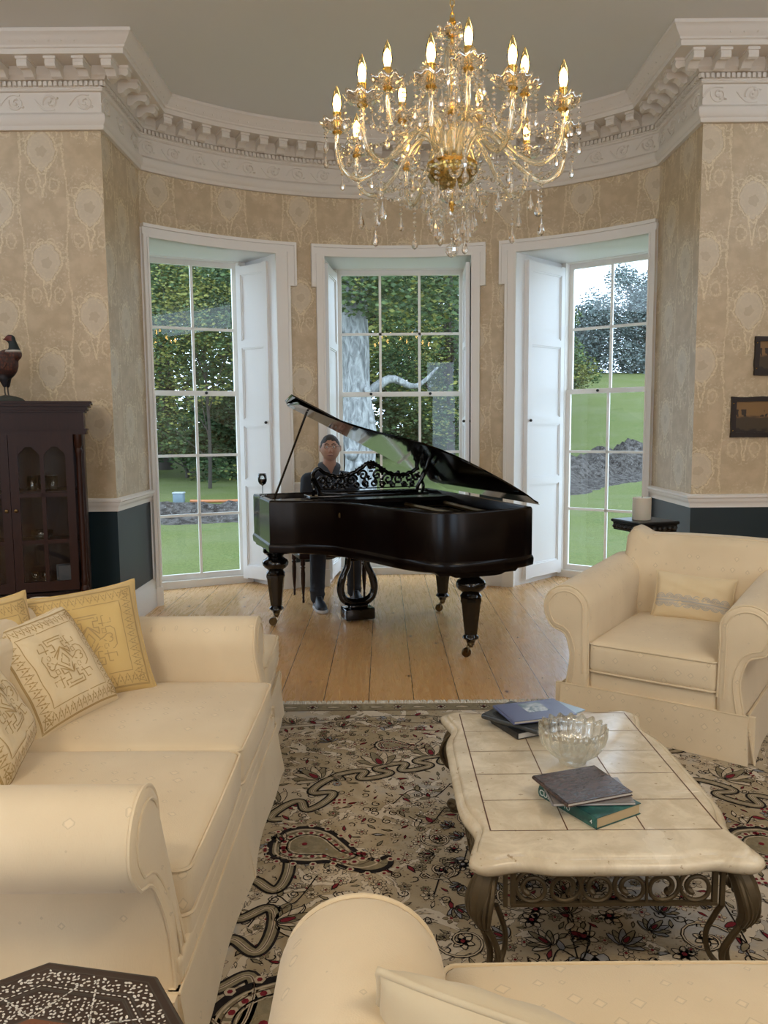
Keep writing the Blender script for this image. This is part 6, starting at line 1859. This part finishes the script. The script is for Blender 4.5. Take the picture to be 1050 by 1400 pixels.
# ------------------------------------------------------------------ two rustic pictures on the right wall: plain field scenes
def picture(label, x0, x1, z0, z1, seed):
    y = 6.048; g = thing('wall_picture', label, 'picture', ((x0 + x1) / 2, y, (z0 + z1) / 2)); w, h = (x1 - x0) / 2, (z1 - z0) / 2; b_ = .036
    mb = MB(); rr_ = random.Random(seed)
    for a in ((-w, -w + b_, -h, h), (w - b_, w, -h, h), (-w, w, h - b_, h), (-w, w, -h, -h + b_)):
        n_ = 8; vert = (a[1] - a[0]) < .05
        rings = []
        for i in range(n_ + 1):
            t = i / n_; j = rr_.uniform(-.003, .003)
            if vert: z_ = a[2] + (a[3] - a[2]) * t; rings.append([(a[0] + j, 0, z_), (a[1] + j * .5, 0, z_), (a[1] + j * .5, -.02, z_), (a[0] + j, -.022, z_)])
            else: x_ = a[0] + (a[1] - a[0]) * t; rings.append([(x_, 0, a[2] + j), (x_, 0, a[3] + j), (x_, -.022, a[3] + j), (x_, -.02, a[2] + j * .5)])
        mb.loft(rings, 0, True, False)
    mb.build('frame', MT('dark_rustic_frame', (.018, .009, .006), .5).m, g)
    mb = MB()
    for (px_, pz_) in ((-w + .012, h - .05), (-w + .012, -h + .05)): mb.ball((px_, -.024, pz_), .005, n=8)
    mb.build('stud', M['brass'], g)
    mt = MT('sepia_field_scene_%d' % seed, rough=.4); x, y_, z = mt.xyz(mt.coord()); n1 = mt.noise(mt.coord(scale=(1, 1, 3)), 14, 4)
    c = mt.mix((z + n1 * .05).step(.015, .04), (.055, .034, .014), (.23, .125, .04)); c = mt.mix((z + n1 * .12).step(-.05, -.02), (.018, .010, .006), c)
    tr_ = (mt.noise(mt.coord(scale=(1, 1, .8)), 22, 3) > .56) if False else mt.noise(mt.coord(scale=(1, 1, .5)), 20, 3).gt(.56) * ((z - .03).ab().lt(.028))
    c = mt.mix(tr_ * .9, c, (.014, .009, .006)); mt.color(c)
    mb = MB(); mb.box(-w + .03, w - .03, -.010, -.002, -h + .03, h - .03); mb.build('print', mt.m, g)
picture('lower of two small sepia field pictures in dark frames on the right wall', 2.640, 3.10, 1.480, 1.785, 1)
picture('upper of two small sepia field pictures in dark frames, cut by the right edge', 2.80, 3.26, 1.945, 2.235, 2)

# ------------------------------------------------------------------ carved black stand with a candle
PD = thing('pedestal_stand', 'black carved wooden plant stand in front of the right window', 'stand', (2.0, 6.02, 0), R(20))
mb = MB(); sq = .178
def sqr(r, z): return [(-r, -r, z), (r, -r, z), (r, r, z), (-r, r, z)]
mb.loft([sqr(sq - .015, .775), sqr(sq - .012, .83), sqr(sq - .008, .832), sqr(sq, .838), sqr(sq, .852), sqr(sq - .008, .858)], 0, True, False)
for s_ in range(4):
    for k in range(7):
        a = R(90 * s_); u = -.142 + .047 * k; p = Vector((u, -sq + .012, .803)); p = Matrix.Rotation(a, 3, 'Z') @ p
        mb.ball(p, .022, n=8, sc=(1, 1, .8))
mb.build('stand_top', M['black'], PD)
mb = MB(); rr = random.Random(4)
mb.lathe([(.001, .78), (.13, .78), (.11, .76), (.07, .74), (.05, .70), (.055, .60), (.07, .50), (.05, .40), (.045, .30), (.06, .22), (.09, .17), (.06, .12), (.001, .12)], 20)
for i in range(150):
    z = rr.uniform(.18, .76); a = rr.uniform(0, 6.28); r_ = .055 + .035 * max(0, (z - .68) / .08) + .012 * sin(z * 30)
    mb.ball((r_ * cos(a), r_ * sin(a), z), rr.uniform(.012, .022), n=6, sc=(1, 1, 1.3))
for i in range(20):
    a = i * .7; z = .2 + .028 * i; mb.tube([(.06 * cos(a), .06 * sin(a), z), (.085 * cos(a + .3), .085 * sin(a + .3), z + .02), (.07 * cos(a + .6), .07 * sin(a + .6), z + .04)], [.008, .01, .005], 6)
mb.build('carved_column', M['black'], PD)
for k in range(3):
    a = R(120 * k - 30); mb = MB(); mb.tube(catmull([(.03 * cos(a), .03 * sin(a), .17), (.12 * cos(a), .12 * sin(a), .14), (.19 * cos(a), .19 * sin(a), .05), (.24 * cos(a), .24 * sin(a), .022)], 5), [.028, .027, .026, .025, .024, .023, .022, .021, .02, .02, .019, .018, .018, .018, .019, .02], 10); mb.build('foot', M['black'], PD)
mb = MB(); mb.lathe([(.001, 0), (.068, 0), (.070, .004), (.070, .165), (.066, .17), (.055, .166), (.001, .162)], 32); ca = mb.build('candle', M['wax']); ca.location = (1.975, 6.02, .859); tag(ca, 'thick cream pillar candle on the black carved stand', 'candle')
mb = MB(); mb.tube([(0, 0, .16), (.002, 0, .178)], .0018, 6); mb.build('wick', M['knob'], ca)
# ------------------------------------------------------------------ the garden
def ss(a, b, x): t = min(1, max(0, (x - a) / (b - a))); return t * t * (3 - 2 * t)
def gz(x, y):
    far = ss(26, 75, y)
    return -.62 + far * (2.0 + 5.0 * ss(0, 16, x)) + .10 * noise.noise(Vector((x * .12, y * .12, 0)))
mb = MB(); NX, NY = 70, 60
xs = [-70 + 140 * i / NX for i in range(NX + 1)]; ys = [7.5 + (105 - 7.5) * (j / NY) ** 1.6 for j in range(NY + 1)]
vs = [(x, y, gz(x, y)) for y in ys for x in xs]
mb.add(vs, [(j * (NX + 1) + i, j * (NX + 1) + i + 1, (j + 1) * (NX + 1) + i + 1, (j + 1) * (NX + 1) + i) for j in range(NY) for i in range(NX)], 0, True)
mt = MT('mown_grass', rough=.9, spec=.1)
oc = mt.coord(); n1 = mt.noise(oc, .5, 4); n2 = mt.noise(oc, 22, 4, .75); n3 = mt.noise(oc, 2.5, 4, .6)
c = mt.mix(n2.step(.38, .62), (.082, .104, .030), (.140, .160, .052)); c = mt.mix(n1.step(.4, .65) * .5, c, (.14, .15, .07)); c = mt.mix(n3.step(.55, .75) * .5, c, (.07, .115, .03))
mt.color(c); mt.bump(n2, .6, .05)
mb.build('lawn', mt.m, sharp=None)['kind'] = 'structure'
# dug-over earth: a track of stony soil with lumpy heaps
def earth(name, pts, wid, hgt, seed, lab):
    rr_ = random.Random(seed); P = catmull([(a, b_, 0) for a, b_ in pts], 14); mb = MB(); rows = 12; vs = []
    for i, p in enumerate(P):
        q = P[min(i + 1, len(P) - 1)] - P[max(i - 1, 0)]; n_ = Vector((-q.y, q.x, 0)).normalized()
        for j in range(rows + 1):
            t = -1 + 2 * j / rows; v = p + n_ * (t * wid * (1 + .3 * noise.noise(Vector((i * .3, 3, seed)))))
            h_ = hgt * (1 - t * t) * (.45 + .9 * abs(noise.noise(Vector((v.x * 1.3, v.y * 1.3, seed))))) + .10 * (1 - t * t) * noise.noise(Vector((v.x * 5, v.y * 5, seed)))
            vs.append((v.x, v.y, gz(v.x, v.y) - .04 + .05 * (1 - t * t) + h_))
    mb.add(vs, [(i * (rows + 1) + j, (i + 1) * (rows + 1) + j, (i + 1) * (rows + 1) + j + 1, i * (rows + 1) + j + 1) for i in range(len(P) - 1) for j in range(rows)], 0, True)
    mt = MT('stony_earth', rough=1.0, spec=.1); n_ = mt.noise(mt.coord(), 5, 6, .75); v_ = mt.voro(mt.coord(), 9)
    c = mt.mix(n_.step(.35, .65), (.028, .022, .018), (.125, .112, .10)); c = mt.mix(v_.lt(.16) * .7, c, (.24, .235, .23)); mt.color(c); mt.bump(n_, 1.0, .08)
    o = mb.build(name, mt.m, sharp=None); tag(o, lab, 'soil', None, 'stuff')
earth('bare_soil', [(-14, 18.5), (-8, 19.2), (-4, 19.5), (0, 20.5), (4, 24), (8, 30), (14, 34), (22, 38)], 1.5, .10, 2, 'strip of bare stony soil dug across the lawn')
earth('soil_heap', [(-9, 20.6), (-6, 21.0), (-3.2, 21.2)], .6, .38, 5, 'low ridge of dark earth on the lawn beyond the left window')
earth('soil_heap', [(4.5, 29), (8, 33), (11, 35), (16, 38)], 1.9, 1.1, 8, 'long grey heap of rubble and soil beyond the right window')

LEAF = {}
def leafmat(name, a, b_):
    mt = MT(name, rough=.7, spec=.15); mt.color(mt.mix(mt.noise(mt.coord(), 1.1, 3).step(.3, .7), a, b_)); return mt.m
LEAF['green'] = leafmat('green_leaves', (.052, .088, .030), (.092, .132, .045)); LEAF['dark'] = leafmat('dark_leaves', (.03, .055, .024), (.055, .088, .035))
LEAF['yellow'] = leafmat('yellowing_leaves', (.15, .165, .045), (.24, .235, .06)); LEAF['hazy'] = leafmat('haze_tinted_leaves', (.15, .185, .175), (.20, .235, .22)); LEAF['hazydark'] = leafmat('haze_tinted_dark_leaves', (.115, .15, .142), (.14, .175, .165))  # hazy pair: distance haze is put into the leaf colour
mt = MT('pale_bark', rough=.9); n_ = mt.noise(mt.coord(scale=(3, 3, 1)), 2.5, 5, .6, 1.0); mt.color(mt.mix(n_.step(.3, .7), (.11, .115, .115), (.38, .39, .38))); mt.bump(n_, .8, .06); M['palebark'] = mt.m
M['bark'] = MT('dark_bark', (.05, .04, .03), .9).m
def tree(name, label, x, y, blobs, n, size, mats, w, trunk=.25, seed=1, group=None, cat='tree', th=None):
    rr_ = random.Random(seed); z0 = gz(x, y); g = thing(name, label, cat, (x, y, z0), 0, group)
    mb = MB(); tot = sum(b_[3] ** 2 for b_ in blobs)
    vs = []; fs = []; ms = []
    for (bx, by, bz, br) in blobs:
        k = int(n * br * br / tot)
        for i in range(k):
            u = rr_.uniform(-1, 1); a = rr_.uniform(0, 2 * pi); s_ = sqrt(1 - u * u); q = br * (rr_.random() ** .4)
            lump = 1 + .25 * noise.noise(Vector((s_ * cos(a) * 2.2 + seed, s_ * sin(a) * 2.2, u * 2.2)))
            p = Vector((bx + q * lump * s_ * cos(a), by + q * lump * s_ * sin(a), bz + q * lump * u * .85))
            d = Vector((rr_.gauss(0, 1), rr_.gauss(0, 1), rr_.gauss(0, 1))).normalized(); e, f_ = frame_of(d); sz = size * rr_.uniform(.6, 1.3)
            b0 = len(vs); vs += [p - e * sz, p + f_ * sz * .5, p + e * sz, p - f_ * sz * .5]; fs.append((b0, b0 + 1, b0 + 2, b0 + 3))
            cl = noise.noise(Vector((p.x * .8 + seed * 3, p.y * .8, p.z * .8))) + rr_.uniform(-.25, .25)
            ms.append(0 if cl < w[0] else (1 if cl < w[1] else 2))
    mb.v = [tuple(v) for v in vs]; mb.f = fs; mb.m = ms; mb.sm = [False] * len(fs)
    mb.build('crown', [LEAF[m_] for m_ in mats], g, sharp=None)
    tb = MB(); zt = th or max(b_[2] for b_ in blobs)
    tb.tube(catmull([(0, 0, -.2), (.05, 0, zt * .2), (-.06, .05, zt * .5), (.05, 0, zt * .85)], 5), [trunk * (1.25 - .75 * i / 15) for i in range(16)], 12)
    for (bx, by, bz, br) in blobs[:9]: tb.tube(catmull([(0, 0, min(bz, zt) * .45), (bx * .5, by * .5, bz * .8), (bx, by, bz + br * .3)], 5), [trunk * .4 * (1 - .8 * i / 10) for i in range(11)], 7)
    tb.build('trunk', M['bark'], g)
    return g
def blobset(seed, n, rx, ry, z0, z1, r):
    q = random.Random(seed); return [(q.uniform(-rx, rx), q.uniform(-ry, ry), q.uniform(z0, z1), r * q.uniform(.75, 1.25)) for _ in range(n)]
YG = ('dark', 'green', 'yellow')
def T_(lab, x, y, bl, n, sz, mats, w, trunk, seed, **k): tree('broadleaf_tree', lab, x, y, bl, n, sz, mats, w, trunk, seed, **k)
# behind the left window
T_('bright yellow-green tree filling the upper part of the left window', -6.4, 29, blobset(1, 30, 3.4, 1.8, 2.2, 10.5, 1.7), 34000, .075, YG, (-.25, .08), .06, 1)
T_('dense green tree behind the yellow-green one in the left window', -10.5, 38, blobset(2, 30, 6, 2.5, 1.4, 13, 2.6), 30000, .13, YG, (-.02, .35), .3, 2)
tree('shrub', 'low dark bushy growth along the edge of the lawn in the left window', -8.5, 34, blobset(3, 34, 6.5, 1.2, .4, 3.6, 1.3), 22000, .10, YG, (.22, .6), .08, 3, cat='bush', th=1.0)
# centre window
T_('tall green tree standing behind the pale trunk in the middle window', -1.6, 33, blobset(4, 20, 3.2, 2, 4.6, 12, 2.2), 22000, .09, YG, (-.05, .42), .3, 4)
T_('yellow-tinted tree drooping at the right of the middle window', 2.6, 31, blobset(5, 20, 2.2, 1.6, 2.8, 10.5, 1.6), 22000, .075, YG, (-.18, .20), .16, 5)
T_('dark woodland tree at the back of the middle window, left of centre', -4.0, 47, blobset(6, 22, 6, 3, 1.5, 17, 3.6), 16000, .2, YG, (.12, .6), .4, 6)
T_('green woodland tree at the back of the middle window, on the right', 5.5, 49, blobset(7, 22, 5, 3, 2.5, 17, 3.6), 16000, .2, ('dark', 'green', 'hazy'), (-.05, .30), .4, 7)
tree('shrub', 'band of dark undergrowth at the wood edge in the middle window', 1.0, 44, blobset(13, 34, 8, 1.2, .4, 3.6, 1.5), 18000, .13, YG, (.15, .6), .1, 13, cat='bush', th=1.0)
# right window
T_('yellowing tree at the left side of the right window', 8.3, 37, blobset(8, 14, .8, .9, 3.4, 7.0, .9), 12000, .08, ('green', 'green', 'yellow'), (-.2, -.02), .12, 8)
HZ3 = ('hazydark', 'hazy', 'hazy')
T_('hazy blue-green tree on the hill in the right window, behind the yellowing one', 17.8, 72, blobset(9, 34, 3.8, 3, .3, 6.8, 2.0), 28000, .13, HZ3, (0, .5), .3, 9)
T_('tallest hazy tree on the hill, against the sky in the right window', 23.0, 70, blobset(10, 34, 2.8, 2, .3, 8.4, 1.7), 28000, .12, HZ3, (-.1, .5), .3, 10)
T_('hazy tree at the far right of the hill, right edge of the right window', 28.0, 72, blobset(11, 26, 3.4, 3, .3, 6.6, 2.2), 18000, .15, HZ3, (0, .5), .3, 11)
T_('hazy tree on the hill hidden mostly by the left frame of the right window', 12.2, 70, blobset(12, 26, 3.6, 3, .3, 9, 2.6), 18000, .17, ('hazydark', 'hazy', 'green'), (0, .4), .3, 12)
for k, (x_, y_, lab) in enumerate(((-20, 46, 'woodland tree far left behind the left window trees'), (-14, 52, 'dark woodland tree between the trees at the back of the left window'), (.5, 58, 'tall woodland tree furthest back in the middle window'))):
    T_(lab, x_, y_, blobset(20 + k, 20, 6, 3, 2, 18, 4.2), 12000, .26, YG, (.15, .55), .4, 20 + k)
# big pale trunk
bt = MB(); K = 26; rings = []
for i in range(K + 1):
    t = i / K; z = -.7 + 8.2 * t; r_ = .62 - .30 * ss(0, .3, t) + .13 * exp(-((z - 2.0) / .7) ** 2) + .05 * exp(-((z - 3.0) / .4) ** 2) + (.35 * ss(.10, 0, t)); r_ += .10 * ss(.45, .62, t) 
    rings.append([( .10 * sin(z * .9) + r_ * (1 + .10 * noise.noise(Vector((cos(a) * 1.5, sin(a) * 1.5, z * 1.1))) + .07 * cos(5 * a + z)) * cos(a), r_ * (1 + .10 * noise.noise(Vector((cos(a) * 1.5 + 5, sin(a) * 1.5, z * 1.1)))) * sin(a), z) for a in [2 * pi * k / 28 for k in range(28)]])
bt.loft(rings, 0)
for (z, a, r_) in ((1.5, 250, .17), (1.9, 300, .15), (2.4, 330, .14), (1.2, 280, .12), (3.2, 320, .12), (2.1, 230, .12)): bt.ball((.42 * cos(R(a)), .42 * sin(R(a)), z), r_, n=12)
bt.tube(catmull([(.2, 0, 3.0), (.9, .1, 3.5), (1.6, 0, 3.3), (2.2, 0, 3.8)], 5), [.16 - .009 * i for i in range(16)], 8)
for k in range(5): bt.tube(catmull([(0, 0, 6.2), (1.2 * cos(k * 1.3), 1.0 * sin(k * 1.3), 7.4), (2.8 * cos(k * 1.3), 2.0 * sin(k * 1.3), 8.8)], 5), [.28 - .022 * i for i in range(11)], 8)
bg = thing('old_tree', 'massive pale gnarled tree trunk at the left of the middle window', 'tree', (-.72, 21.5, gz(-.72, 21.5)))
bt.build('trunk', M['palebark'], bg, sharp=None)
rr_ = random.Random(77); lf = MB(); vs = []; fs = []; ms = []
for (bx, by, bz, br) in blobset(30, 16, 4.2, 2.2, 6.4, 10.5, 1.5) + [(1.0, -.4, 5.6, .9), (-1.3, -.3, 5.3, .9), (.1, -.9, 5.9, .9), (2.6, -.2, 5.2, 1.0), (3.4, 0, 4.3, .8), (-2.6, 0, 5.0, .9)]:
    for i in range(int(620 * br)):
        d = Vector((rr_.gauss(0, 1), rr_.gauss(0, 1), rr_.gauss(0, 1))).normalized(); p = Vector((bx, by, bz)) + d * br * rr_.random() ** .4
        d = Vector((rr_.gauss(0, 1), rr_.gauss(0, 1), rr_.gauss(0, 1))).normalized(); e, f_ = frame_of(d); sz = rr_.uniform(.05, .11); b0 = len(vs)
        vs += [tuple(p - e * sz), tuple(p + f_ * sz * .5), tuple(p + e * sz), tuple(p - f_ * sz * .5)]; fs.append((b0, b0 + 1, b0 + 2, b0 + 3)); ms.append(0 if rr_.random() < .45 else (1 if rr_.random() < .75 else 2))
lf.v = vs; lf.f = fs; lf.m = ms; lf.sm = [False] * len(fs); lf.build('crown', [LEAF[m_] for m_ in YG], bg, sharp=None)
# marker box and pipe lying on the grass
zb = gz(-6.0, 24)
ub = thing('utility_box', 'small grey-blue box standing on the grass beyond the left window', 'box', (-6.25, 24.0, gz(-6.25, 24)))
mb = MB(); mb.rbox(-.16, .16, -.13, .13, 0, .30, .03); mb.build('box_body', MT('grey_blue_plastic', (.16, .21, .25), .5).m, ub); mb = MB(); mb.rbox(-.175, .175, -.145, .145, .28, .325, .02); mb.build('lid', MT('pale_plastic_lid', (.35, .38, .40), .5).m, ub)
mb = MB(); mb.tube(catmull([(0, 0, .05), (.7, -.1, .05), (1.3, .08, .04), (1.9, -.05, .09), (2.4, 0, .05)], 6), .045, 8); pp_ = mb.build('orange_pipe', MT('orange_pipe', (.45, .16, .06), .5).m); pp_.location = (-5.9, 24, gz(-5.5, 24)); tag(pp_, 'orange pipe lying on the grass beside the grey-blue box', 'pipe')
